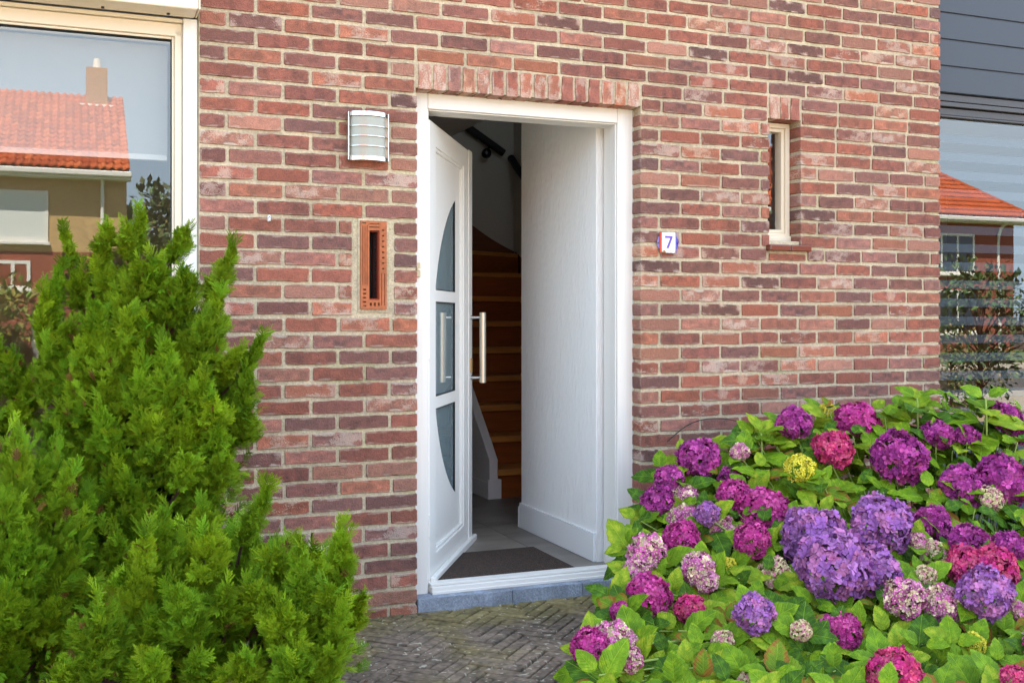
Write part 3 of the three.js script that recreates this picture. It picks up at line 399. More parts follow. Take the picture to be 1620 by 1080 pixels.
// ---------------------------------------------------------------- hall: stairs, handrail, skirting, mat
{
  const s = thing('staircase', 'brown wooden stairs turning left seen through the open door', 'stairs'); const X0 = 2.45, X1 = 3.395, RISE = 0.184, GO = 0.2, Z0 = -2.05, Y0 = 0.0885;
  const wuv = g => { const p = g.attributes.position, uv = g.attributes.uv, n = g.attributes.normal; for (let i = 0; i < p.count; i++) uv.setXY(i, p.getX(i) * 0.9, (p.getY(i) * 1.3 + p.getZ(i) * 1.3)); return g; };
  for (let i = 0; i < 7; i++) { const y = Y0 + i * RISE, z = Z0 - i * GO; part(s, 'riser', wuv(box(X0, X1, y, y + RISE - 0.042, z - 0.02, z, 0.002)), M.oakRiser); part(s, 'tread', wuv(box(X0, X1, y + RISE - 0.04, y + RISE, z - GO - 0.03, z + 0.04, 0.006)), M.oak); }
  // winding steps round the post, turning to the left
  const cx = X0, cz = Z0 - 7 * GO; for (let k = 0; k < 3; k++) { const a0 = k * 0.52, a1 = a0 + 0.58, y = Y0 + (7 + k) * RISE; const sh = new THREE.Shape(); const far = a => { const dx = Math.cos(a), dz = Math.sin(a), t = Math.min(dx > 1e-3 ? (X1 - cx) / dx : 9, dz > 1e-3 ? (4.095 + cz) / dz : 9, 1.2); return [cx + dx * t, dz * t]; };
    sh.moveTo(cx, 0); for (let q = 0; q <= 4; q++) { const f = far(a0 + (a1 - a0) * q / 4); sh.lineTo(f[0], f[1]); } sh.closePath(); const g = new THREE.ExtrudeGeometry(sh, { depth: 0.03, bevelEnabled: false }); g.rotateX(-Math.PI / 2); g.translate(0, y + RISE - 0.03, cz); part(s, 'tread', wuv(clean(g)), M.oak);
    const f = far(a0), len = Math.hypot(f[0] - cx, f[1]); const r = box(0, len, y, y + RISE - 0.031, -0.02, 0, 0); r.applyMatrix4(new THREE.Matrix4().makeRotationY(a0)); r.translate(cx, 0, cz); part(s, 'riser', wuv(r), M.oakRiser); }
  const st = new THREE.Shape(); st.moveTo(2.03, 0.09); st.lineTo(2.03, 0.33); st.lineTo(2.12, 0.42); st.lineTo(3.5, 1.70); st.lineTo(3.5, 1.42); st.lineTo(2.22, 0.26); st.lineTo(2.13, 0.09); st.closePath();
  const sg = new THREE.ExtrudeGeometry(st, { depth: 0.05, bevelEnabled: true, bevelSize: 0.003, bevelThickness: 0.003, bevelSegments: 1 }); sg.rotateY(Math.PI / 2); sg.translate(2.4, 0, 0); part(s, 'string_board', clean(sg), M.skirting, 'white sloping string board beside the stairs');
  const pn = new THREE.Shape(); pn.moveTo(2.14, 0.09); pn.lineTo(2.22, 0.25); pn.lineTo(3.5, 1.42); pn.lineTo(3.5, 0.09); pn.closePath(); const pg = new THREE.ExtrudeGeometry(pn, { depth: 0.03, bevelEnabled: false }); pg.rotateY(Math.PI / 2); pg.translate(2.415, 0, 0); part(s, 'side_panel', clean(pg), M.plaster);
  part(s, 'plinth', merge([box(2.385, 2.475, 0.089, 0.21, -2.06, -2.02, 0.003), box(2.385, 2.4, 0.089, 0.19, -4.09, -2.061, 0.003)]), M.skirting);
  // brown string boards on the walls
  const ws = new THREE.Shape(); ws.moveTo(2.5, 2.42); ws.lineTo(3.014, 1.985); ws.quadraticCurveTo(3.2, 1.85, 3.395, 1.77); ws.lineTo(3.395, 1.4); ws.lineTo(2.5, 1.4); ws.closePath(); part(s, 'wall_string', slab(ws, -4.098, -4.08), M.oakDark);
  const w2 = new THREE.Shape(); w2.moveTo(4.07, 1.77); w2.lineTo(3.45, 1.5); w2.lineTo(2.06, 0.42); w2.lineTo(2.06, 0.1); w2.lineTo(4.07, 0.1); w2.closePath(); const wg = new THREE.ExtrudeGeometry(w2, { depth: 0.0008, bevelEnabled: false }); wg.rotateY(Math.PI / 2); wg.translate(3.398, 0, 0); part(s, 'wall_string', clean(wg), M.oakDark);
  const h = thing('handrail', 'black handrail on the stairwell wall with ball end', 'handrail');
  part(h, 'rail', tube([[2.6, 2.98, -4.05], [2.987, 2.76, -4.05], [3.29, 2.575, -4.05]], 0.032, 20, 10), M.black); part(h, 'rail', tube([[3.36, 2.54, -4.06], [3.365, 2.42, -3.9], [3.365, 2.15, -3.5], [3.365, 1.6, -2.8], [3.365, 1.0, -2.1]], 0.032, 30, 10), M.black);
  part(h, 'ball', new THREE.SphereGeometry(0.042, 20, 14).translate(3.13, 2.56, -4.03), M.blackGloss); part(h, 'bracket', tube([[3.13, 2.575, -4.03], [3.17, 2.62, -4.06], [3.2, 2.63, -4.09]], 0.01, 10, 8), M.steel); part(h, 'bracket', tube([[3.365, 2.3, -3.72], [3.37, 2.25, -3.74], [3.395, 2.24, -3.75]], 0.012, 10, 8), M.black);
  const sk = single('skirting_board', 'white skirting board along the right hall wall', 'skirting', merge([box(2.221, 2.2345, 0.089, 0.215, -1.118, -0.216, 0.003), box(2.222, 2.2345, 0.2155, 0.222, -1.117, -0.217, 0.002), box(2.2205, 2.236, 0.089, 0.2, -1.135, -1.1205, 0.003)]), M.skirting);
  const q = new THREE.Shape(); const m0 = [1.43, -0.125], m1 = [2.085, -0.6]; const g = box(m0[0], m1[0], 0.0887, 0.098, m1[1], m0[1], 0.004); const p = g.attributes.position, uv = g.attributes.uv; for (let i = 0; i < p.count; i++) uv.setXY(i, p.getX(i) * 2.4, p.getZ(i) * 2.4);
  single('doormat', 'dark brown flecked doormat inside the open doorway', 'doormat', g, M.mat);
}

// ---------------------------------------------------------------- things fixed to the wall
{ // wall lamp: bowed steel housing with four opal bands
  const l = thing('wall_lamp', 'bowed steel wall lamp with four milky glass bands', 'wall lamp', [1.097, 1.937, 0.003]); const w = 0.078, h = 0.097, dep = 0.062;
  const bow = (hw, d, n = 20) => { const s = new THREE.Shape(); s.moveTo(-hw, 0.01); for (let i = 0; i <= n; i++) { const a = Math.PI * (1 - i / n); s.lineTo(Math.cos(a) * hw, 0.012 + Math.sin(a) * (d - 0.012)); } s.lineTo(hw, 0.01); s.closePath(); return s; };
  const ext = (sh, y0, y1) => { const g = new THREE.ExtrudeGeometry(sh, { depth: y1 - y0, bevelEnabled: true, bevelSize: 0.0008, bevelThickness: 0.0008, bevelSegments: 1, curveSegments: 4 }); g.rotateX(-Math.PI / 2); g.applyMatrix4(new THREE.Matrix4().makeScale(1, 1, -1)); const q = clean(g), p = q.attributes.position.array; for (let k = 0; k < p.length; k += 9) for (let m = 0; m < 3; m++) { const a = p[k + 3 + m]; p[k + 3 + m] = p[k + 6 + m]; p[k + 6 + m] = a; } q.computeVertexNormals(); q.translate(0, y0, 0); return q; };
  part(l, 'back_plate', box(-0.084, 0.084, -h, h, 0, 0.011, 0.003), M.brushed);
  part(l, 'side_rail', box(-0.084, -0.079, -h, h, 0.0112, 0.03, 0.002), M.steel); part(l, 'side_rail', box(0.079, 0.084, -h, h, 0.0112, 0.03, 0.002), M.steel);
  part(l, 'band', ext(bow(w, dep), h - 0.017, h), M.steel); part(l, 'band', ext(bow(w, dep), -h, -h + 0.017), M.steel);
  for (let i = 0; i < 4; i++) { const y = -h + 0.019 + i * 0.0398; part(l, 'glass_band', ext(bow(w - 0.005, dep - 0.005), y, y + 0.0362), M.opal); if (i) part(l, 'ring', ext(bow(w, dep), y - 0.0032, y - 0.0006), M.steel); }
}
{ // letter slot of terracotta with a brush
  const l = thing('letter_slot', 'terracotta framed upright letter slot with black brush', 'letter slot', [1.125, 1.425, 0]); const s = rectShape(-0.054, 0.054, -0.178, 0.178); s.holes.push(rectHole(-0.018, 0.024, -0.14, 0.14));
  const cut = (x, y, w, h) => s.holes.push(rectHole(x - w / 2, x + w / 2, y - h / 2, y + h / 2));   // pressed grooves
  cut(-0.045, 0.04, 0.0022, 0.24); cut(-0.036, 0.04, 0.0022, 0.24); cut(-0.0275, 0.04, 0.0022, 0.24); cut(0.033, -0.098, 0.0024, 0.13); cut(0.0455, -0.098, 0.0024, 0.13); cut(0.003, 0.153, 0.042, 0.0035); cut(0.003, 0.166, 0.042, 0.0035); cut(-0.04, 0.169, 0.016, 0.004);
  for (let i = 0; i < 5; i++) cut(-0.038, -0.165 + i * 0.0165, 0.013, 0.006); for (let i = 0; i < 8; i++) cut(0.039, -0.014 + i * 0.0222, 0.009, 0.006); for (let i = 0; i < 3; i++) cut(-0.012 + i * 0.0165, -0.159, 0.008, 0.014);
  part(l, 'slot_frame', slab(s, -0.012, 0.005), M.terracotta); const bk = rectShape(-0.0535, 0.0535, -0.1775, 0.1775); bk.holes.push(rectHole(-0.0185, 0.0245, -0.1405, 0.1405)); part(l, 'slot_base', slab(bk, -0.05, -0.0125), M.terracotta);
  part(l, 'slot_lining', merge([box(0.0195, 0.0235, -0.139, 0.139, -0.1, -0.004, 0), box(-0.0175, 0.019, -0.139, -0.135, -0.1, -0.004, 0), box(-0.0175, 0.019, 0.135, 0.139, -0.1, -0.004, 0)]), mat(0x8a3416, 0.8));
  part(l, 'slot_back', box(-0.05, 0.05, -0.17, 0.17, -0.13, -0.101, 0), M.black);
  const R = rng(4), br = []; for (let i = 0; i < 190; i++) { const y = -0.132 + 0.264 * i / 190, sgn = i % 2 ? 1 : -1; const g = new THREE.ConeGeometry(0.0014, 0.019, 4); g.rotateZ(-sgn * Math.PI / 2 + (R() - 0.5) * 0.5); g.translate(0.0 + sgn * -0.0085, y, -0.03 + R() * 0.008); br.push(g); } part(l, 'brush', merge(br), mat(0x1a1a1e, 0.9));
  const m = rectShape(-0.064, 0.064, -0.19, 0.188); m.holes.push(rectHole(-0.0545, 0.0545, -0.1785, 0.1785)); part(l, 'mortar_surround', metreUV(slab(m, -0.02, -0.002)), M.mortar);
}
{ // enamel house number
  const n = thing('house_number', 'small bowed enamel plate with number 7 on the brick', 'number sign', [2.482, 1.551, 0.002]); 
  const curve = (x0, x1, y0, y1, t) => { const g = new THREE.BoxGeometry(x1 - x0, y1 - y0, t, 14, 1, 1); g.translate((x0 + x1) / 2, (y0 + y1) / 2, 0); const p = g.attributes.position; for (let i = 0; i < p.count; i++) { const x = p.getX(i); p.setZ(i, p.getZ(i) + 0.016 * (1 - (x / 0.05) * (x / 0.05))); } g.computeVertexNormals(); return clean(g); };
  const en = (c) => phys(c, 0.16, { clearcoat: 1, clearcoatRoughness: 0.05 });
  const rust = texture(128, 128, (u, v) => { const k = ss(0.13, 0.05, v + (fbm(u * 8, v * 8, 8, 3) - 0.5) * 0.16) * ss(0.45, 0.6, fbm(u * 5 + 2, v * 2, 5, 3) + 0.12); return [240 - 90 * k, 240 - 150 * k, 242 - 210 * k]; });
  const wm = en(0xffffff); wm.map = rust; part(n, 'plate', curve(-0.032, 0.037, -0.046, 0.046, 0.004), wm); part(n, 'stripe', curve(-0.041, -0.0325, -0.046, 0.046, 0.004), en(0xb3202c)); part(n, 'stripe', curve(0.0375, 0.046, -0.046, 0.046, 0.004), en(0x4a3fae));
  const lug = (x, s) => { const sh = new THREE.Shape(); sh.moveTo(0, -0.03); sh.quadraticCurveTo(s * 0.022, 0, 0, 0.03); sh.closePath(); const g = slab(sh, -0.002, 0.002); g.translate(x, 0, 0.0025); return g; };
  part(n, 'lug', lug(-0.0415, -1), en(0x7f6fae)); part(n, 'lug', lug(0.0465, 1), en(0x4a3fae)); for (const x of [-0.048, 0.053]) part(n, 'screw', new THREE.SphereGeometry(0.0032, 10, 8).translate(x, -0.002, 0.005), M.black);
  const font = await new FontLoader().loadAsync('fonts/droid/droid_sans_bold.typeface.json'); const sh = font.generateShapes('7', 0.056); const g = new THREE.ExtrudeGeometry(sh, { depth: 0.0012, bevelEnabled: false }); g.computeBoundingBox(); const b = g.boundingBox; g.translate(-(b.min.x + b.max.x) / 2 + 0.0, -(b.min.y + b.max.y) / 2 + 0.002, 0.0172); const gp = g.attributes.position; part(n, 'numeral', clean(g), en(0x6a55b0));
}
{
  const h = thing('wall_hook', 'tiny white hook plugged into the bricks above the conifer', 'hook', [0.707, 1.6, 0]); part(h, 'plate', box(-0.006, 0.006, -0.014, 0.012, 0, 0.006, 0.003), M.skirting); part(h, 'hook', tube([[0, 0.006, 0.004], [0, 0.0, 0.016], [0, -0.014, 0.016], [0, -0.018, 0.008]], 0.003, 14, 8), M.steel);
  const d = thing('bell_push', 'small beige bell push on the left door jamb', 'bell', [1.3345, 1.412, -0.073]); part(d, 'base', box(-0.009, 0.009, -0.03, 0.03, 0, 0.012, 0.003), mat(0xcbb994, 0.5)); part(d, 'button', new THREE.SphereGeometry(0.006, 12, 8).scale(1, 1, 0.5).translate(0.002, 0.0, 0.0125), mat(0xe8e2d0, 0.4));
  const c = single('wire', 'thin dark garden wire looping on the wall behind the hydrangea', 'wire', tube([[2.46, 0.66, 0.04], [2.56, 0.73, 0.05], [2.66, 0.755, 0.05], [2.8, 0.745, 0.05], [2.93, 0.7, 0.05]], 0.0022, 30, 6), M.black);
}

// ---------------------------------------------------------------- vegetation
// places in metres, read from the photograph: flower heads [x, y, z, radius, kind], leafy shoots [x, y, z], conifer plumes [plant, base, tip, radius]
const headSpots = [[2.36,.64,.46,.086,'P'],[2.19,.57,.52,.059,'P'],[2.09,.51,.61,.062,'P'],[2.21,.51,.60,.052,'K'],[2.38,.52,.70,.068,'M'],[2.44,.47,.80,.097,'M'],[2.22,.43,1.05,.062,'M'],[2.14,.50,.88,.044,'V'],[2.14,.45,.72,.061,'K'],[2.04,.41,.87,.068,'M'],[2.23,.43,.83,.050,'K'],[1.85,.40,.96,.065,'K'],[1.77,.35,1.02,.046,'K'],[1.72,.31,1.19,.074,'M'],[1.62,.28,1.22,.030,'M'],[1.83,.28,1.27,.047,'R'],[1.94,.37,1.14,.056,'K'],[1.95,.34,1.18,.040,'K'],[1.92,.31,1.50,.059,'V'],[2.25,.33,1.14,.056,'C'],[1.83,.23,1.46,.034,'C'],[2.03,.27,1.58,.032,'C'],[2.20,.24,1.55,.060,'M'],[2.82,.77,.48,.070,'P'],[3.12,.77,.52,.092,'M'],[2.86,.68,.68,.079,'R'],[2.65,.62,.75,.061,'Y'],[3.07,.81,.38,.038,'Y'],[3.08,.65,.82,.108,'P'],[2.50,.67,.55,.038,'K'],[2.45,.57,.56,.049,'P'],[2.45,.43,1.09,.110,'V'],[2.34,.39,1.34,.116,'V'],[2.50,.35,1.33,.096,'V'],[2.69,.47,1.16,.106,'V'],[2.96,.45,1.13,.065,'P'],[2.77,.42,1.25,.033,'K'],[3.27,.55,.96,.087,'P'],[3.42,.57,1.01,.102,'P'],[3.31,.51,1.06,.052,'C'],[2.85,.37,1.25,.053,'C'],[2.94,.41,1.33,.071,'P'],[2.83,.36,1.43,.078,'R'],[2.89,.37,1.49,.073,'R'],[2.65,.35,1.68,.080,'V'],[2.46,.32,1.54,.064,'K'],[2.57,.30,1.58,.060,'K'],[3.09,.39,1.36,.062,'P'],[2.62,.36,1.46,.034,'C'],[2.52,.23,1.77,.034,'Y'],[2.76,.29,1.71,.034,'K'],[2.12,.22,1.88,.071,'R'],[2.13,.35,1.04,.026,'Y'],[3.36,.72,.73,.068,'P'],[3.45,.72,.80,.050,'P'],[3.71,.78,.75,.069,'P'],[3.71,.73,.81,.057,'P'],[1.51,.26,1.45,.032,'K'],[1.78,.18,1.66,.023,'C'],[2.37,.23,2.06,.037,'R'],[1.40,.25,1.43,.056,'M'],[1.48,.26,1.42,.057,'K'],[1.47,.24,1.54,.037,'K'],[1.59,.29,1.25,.031,'M'],[3.05,.26,1.89,.051,'K'],[3.26,.37,1.53,.050,'P'],[3.34,.35,1.64,.088,'P'],[2.93,.23,1.98,.088,'M'],[2.89,.24,1.91,.060,'K'],[2.93,.29,1.68,.082,'M'],[2.65,.23,1.90,.054,'M'],[3.62,.50,1.31,.056,'M'],[3.54,.39,1.59,.062,'M'],[2.94,.28,1.77,.075,'M'],[4.13,.65,1.18,.052,'R'],[3.56,.47,1.36,.059,'R'],[3.69,.58,1.15,.076,'V'],[2.69,.24,1.86,.051,'K']];
const shootSpots = [[2.65,.62,.45],[3.25,.70,.55],[2.82,.67,.52],[1.52,.18,1.53],[1.97,.35,.83],[3.21,.53,1.00],[2.01,.20,1.75],[3.14,.37,1.43],[2.79,.21,1.98],[2.57,.37,1.11],[3.19,.79,.39],[2.19,.34,1.18],[2.17,.34,1.03],[3.67,.56,.98],[2.33,.18,1.96],[1.64,.20,1.45],[3.38,.52,1.08],[2.36,.49,.62],[1.90,.19,1.74],[3.38,.42,1.33],[4.03,.64,1.07],[2.33,.29,1.18],[2.05,.18,1.81],[2.20,.20,1.73],[2.57,.31,1.39],[3.61,.66,.81],[2.67,.18,2.17],[4.05,.73,.81],[2.63,.49,.78],[3.19,.48,1.10],[3.00,.27,1.65],[3.39,.35,1.55],[3.81,.55,1.18],[1.98,.45,.65],[2.69,.41,1.11],[2.38,.40,1.00],[2.95,.28,1.59],[1.80,.18,1.64],[2.29,.26,1.42],[3.85,.68,.88],[3.98,.70,.98],[2.23,.18,1.94],[3.06,.59,.75],[2.23,.37,.87],[2.64,.21,2.00],[2.86,.30,1.41],[2.46,.23,1.74],[3.55,.73,.64],[2.10,.42,.71],[3.26,.28,1.63],[2.67,.24,1.53],[3.03,.32,1.42],[2.76,.54,.81],[2.45,.17,1.79],[3.29,.80,.41],[1.37,.18,1.54],[2.98,.78,.37],[1.79,.30,.97],[3.19,.26,1.77],[3.83,.79,.73],[3.41,.56,.96],[1.72,.17,1.66],[1.74,.21,1.47],[3.02,.20,1.86],[2.62,.47,.92],[2.86,.46,.92],[3.61,.42,1.32],[3.75,.76,.65],[2.97,.62,.62],[1.96,.21,1.57],[3.12,.25,1.70],[2.10,.26,1.38],[2.10,.28,1.11],[2.38,.44,.88],[1.83,.30,1.16],[1.58,.20,1.32],[3.64,.82,.50],[2.87,.59,.60],[2.27,.17,1.80],[3.39,.66,.78],[2.17,.24,1.54],[2.48,.26,1.55],[3.29,.65,.76],[2.89,.24,1.88],[2.91,.42,1.12],[2.13,.23,1.47],[2.85,.25,1.54],[1.93,.25,1.21],[2.45,.54,.68],[3.31,.43,1.28],[2.15,.50,.67],[1.66,.23,1.28],[3.20,.67,.72],[3.85,.60,1.03],[2.66,.23,1.74],[2.72,.21,1.78],[2.84,.75,.36],[3.12,.40,1.27],[2.36,.23,1.72],[2.43,.27,1.44],[2.22,.56,.56],[2.52,.17,1.95],[1.97,.23,1.45],[2.80,.35,1.29],[2.11,.39,.85],[2.62,.34,1.25],[3.29,.34,1.47],[1.65,.18,1.64],[3.75,.84,.52],[2.94,.72,.52],[3.81,.70,.80],[2.75,.30,1.40],[2.60,.20,1.71],[2.53,.41,1.06],[2.52,.19,2.08],[2.70,.60,.57],[3.39,.60,.90],[3.14,.32,1.48],[2.57,.50,.71],[2.76,.47,.90],[1.47,.16,1.65],[2.04,.20,1.59],[1.89,.25,1.39],[1.72,.17,1.79],[2.22,.59,.40],[3.05,.48,1.08],[2.49,.67,.34],[2.81,.38,1.10],[2.90,.55,.81],[1.54,.19,1.67],[2.08,.26,1.25],[2.40,.30,1.25],[1.96,.32,.98],[4.08,.81,.71],[3.07,.40,1.18],[2.04,.19,1.93],[2.27,.23,1.54],[2.96,.22,1.75],[3.66,.53,1.14],[3.32,.43,1.17],[3.83,.52,1.26],[3.65,.50,1.23],[2.33,.47,.80],[2.23,.47,.69],[2.03,.31,1.06],[2.57,.20,1.99],[3.10,.54,.96],[4.24,.79,.79],[1.74,.24,1.35],[2.36,.22,1.57],[2.38,.60,.44],[2.21,.19,1.61],[3.55,.60,.96],[2.32,.18,2.06],[2.63,.69,.32],[4.25,.75,.93],[2.08,.49,.56],[3.46,.47,1.21],[1.85,.31,1.02],[3.43,.74,.63],[2.62,.19,2.12],[2.86,.17,1.99],[3.14,.58,.81],[3.61,.43,1.42],[1.69,.28,1.19],[2.43,.35,1.04],[3.43,.79,.53],[1.96,.17,1.84],[2.49,.20,1.88],[1.43,.18,1.57],[2.87,.24,1.72],[3.04,.49,.89],[3.01,.35,1.29],[2.23,.28,1.38],[3.46,.51,1.11],[1.83,.19,1.46],[1.78,.18,1.82],[3.28,.30,1.54],[2.57,.28,1.53],[3.43,.39,1.38],[2.42,.59,.54],[2.47,.29,1.32],[1.88,.19,1.50],[2.69,.73,.39],[2.11,.19,1.97],[2.74,.23,1.57],[3.15,.69,.53],[2.92,.35,1.26],[3.36,.29,1.62],[2.50,.41,.97],[2.27,.38,1.01],[1.91,.39,.81],[1.63,.20,1.57],[3.57,.68,.72],[1.49,.18,1.41],[2.28,.20,1.73],[3.76,.60,1.00],[2.82,.24,1.68],[2.39,.18,1.75],[1.91,.16,1.80],[2.71,.68,.51],[2.50,.34,1.08],[2.72,.22,1.87],[2.43,.19,2.09],[2.21,.27,1.22],[2.71,.56,.70],[3.39,.81,.45],[3.10,.31,1.61],[1.84,.20,1.70],[3.29,.59,.83],[2.96,.41,1.18],[2.35,.64,.34],[3.59,.36,1.47],[3.55,.46,1.23],[2.23,.43,.79],[2.72,.35,1.25],[1.65,.23,1.18],[2.54,.17,2.13],[2.48,.45,.89],[2.95,.53,.87],[2.71,.30,1.34],[1.78,.24,1.17],[3.89,.83,.57],[2.86,.32,1.50],[1.56,.17,1.72],[2.54,.23,1.59],[3.36,.80,.61],[3.61,.79,.74],[2.63,.72,.47],[2.70,.74,.46],[2.53,.61,.66],[2.64,.58,.77],[2.70,.57,.82],[3.03,.82,.44],[1.35,.22,1.58],[1.61,.31,1.15],[1.80,.41,.89],[3.21,.79,.58],[3.48,.80,.66],[3.71,.79,.78],[3.33,.72,.75],[3.42,.70,.83],[3.18,.72,.69],[3.54,.70,.88],[3.06,.70,.68],[3.61,.70,.91],[3.01,.72,.62],[3.64,.84,.66],[3.42,.84,.57]];
const plumes = [['T',.18,1.42,.64,.20,1.53,.73,.03],['T',.09,1.41,.63,.10,1.49,.72,.04],['T',.30,1.41,.65,.33,1.49,.75,.04],['T',.16,1.41,.66,.15,1.48,.75,.03],['T',.41,1.26,.67,.47,1.44,.78,.04],['T',.42,1.14,.66,.42,1.30,.75,.05],['T',.45,1.02,.65,.49,1.11,.75,.04],['T',.51,1.02,.65,.56,1.15,.75,.03],['T',.50,.89,.65,.52,1.04,.75,.05],['T',-.07,1.16,.49,-.04,1.38,.59,.03],['T',-.00,1.40,.57,-.03,1.48,.65,.01],['T',-.09,1.12,.47,-.08,1.30,.57,.04],['T',-.08,.96,.46,-.07,1.14,.55,.05],['T',.02,.96,.58,.05,1.18,.68,.05],['T',.14,1.07,.63,.18,1.25,.73,.07],['T',.29,1.22,.66,.31,1.33,.75,.07],['T',.18,1.27,.63,.18,1.38,.71,.06],['T',.11,1.32,.57,.07,1.39,.64,.05],['T',.02,1.26,.49,.01,1.36,.58,.05],['T',.28,.90,.68,.27,1.14,.76,.07],['T',.37,1.07,.70,.38,1.22,.80,.06],['T',.11,.87,.58,.11,1.02,.67,.05],['T',.19,.93,.60,.18,1.03,.68,.05],['T',.08,1.16,.63,.06,1.25,.71,.05],['T',.23,1.32,.68,.24,1.39,.76,.05],['T',.34,1.26,.69,.32,1.36,.77,.05],['T',-.01,1.07,.49,-.02,1.19,.58,.05],['T',.21,1.11,.64,.21,1.18,.73,.05],['T',.36,.92,.68,.37,1.04,.77,.06],['T',.51,.81,.59,.53,.89,.69,.06],['T',.22,.81,.61,.20,.90,.69,.06],['T',.34,.80,.65,.34,.89,.73,.06],['T',.42,.87,.71,.40,.97,.79,.05],['T',.41,.76,.66,.43,.86,.76,.06],['T',-.06,.81,.48,-.03,.92,.58,.06],['T',.03,.85,.56,.03,.95,.65,.06],['T',-.10,.61,.48,-.17,.70,.52,.06],['T',.01,.68,.58,.01,.77,.66,.06],['T',.17,.65,.69,.14,.71,.76,.04],['T',.09,.60,.62,.11,.72,.71,.04],['T',.41,.68,.73,.44,.78,.82,.06],['T',.32,.71,.78,.32,.79,.86,.05],['T',.01,.51,.58,.02,.62,.66,.06],['T',-.08,.51,.55,-.06,.64,.64,.06],['T',.11,.42,.73,.12,.55,.81,.05],['L',.22,.52,1.33,.21,.72,1.40,.06],['L',.31,.54,1.34,.33,.66,1.42,.07],['L',.43,.62,1.28,.48,.76,1.37,.03],['L',.27,.42,1.48,.23,.56,1.54,.06],['L',.14,.45,1.35,.17,.67,1.44,.05],['L',.05,.33,1.38,.07,.54,1.47,.07],['L',.10,.48,1.25,.12,.54,1.33,.04],['L',.55,.40,1.47,.53,.63,1.53,.05],['L',.67,.46,1.36,.66,.64,1.43,.05],['L',.49,.39,1.52,.48,.50,1.60,.06],['L',.60,.29,1.49,.63,.48,1.58,.05],['L',.68,.39,1.46,.69,.49,1.54,.03],['L',.28,.31,1.47,.28,.39,1.54,.04],['L',.39,.30,1.53,.38,.39,1.60,.06],['L',-.02,.27,1.32,-.01,.35,1.41,.05],['L',.50,.53,1.36,.47,.60,1.42,.06],['L',.45,.45,1.43,.42,.54,1.50,.06],['L',.36,.44,1.43,.35,.53,1.50,.06],['L',.18,.36,1.36,.19,.46,1.43,.06],['L',.17,.31,1.50,.17,.41,1.57,.05],['L',.33,.61,1.29,.31,.71,1.35,.05],['L',.60,.43,1.49,.60,.53,1.57,.04],['L',.49,.32,1.61,.49,.41,1.69,.05],['L',.58,.50,1.42,.58,.60,1.49,.04],['S',-.12,.35,.55,-.17,.51,.61,.07],['S',-.17,.26,.51,-.17,.42,.59,.07],['S',-.10,.11,.56,-.11,.23,.63,.06],['S',-.18,.07,.59,-.19,.18,.66,.06],['S',-.09,.28,.58,-.08,.40,.66,.05],['S',-.17,.16,.53,-.18,.26,.60,.07],['S',-.18,.96,.33,-.18,1.09,.40,.06],['S',-.14,.92,.34,-.12,1.04,.43,.05],['S',-.18,.85,.33,-.16,.93,.41,.06],['S',-.26,1.02,.29,-.24,1.13,.38,.06],['S',-.30,.87,.28,-.28,1.00,.36,.07],['S',-.25,.80,.30,-.23,.89,.38,.06]];

const UPV = V(0, 1, 0);
function basisFrom(dir, normalHint, roll = 0) { // y along dir, z near the hint
  const y = dir.clone().normalize(); let z = normalHint.clone().addScaledVector(y, -normalHint.dot(y)); if (z.lengthSq() < 1e-6) z = V(y.y, -y.x, 0.1); z.normalize(); const x = new THREE.Vector3().crossVectors(y, z); const m = new THREE.Matrix4().makeBasis(x, y, z); if (roll) m.multiply(new THREE.Matrix4().makeRotationY(roll)); return m;
}
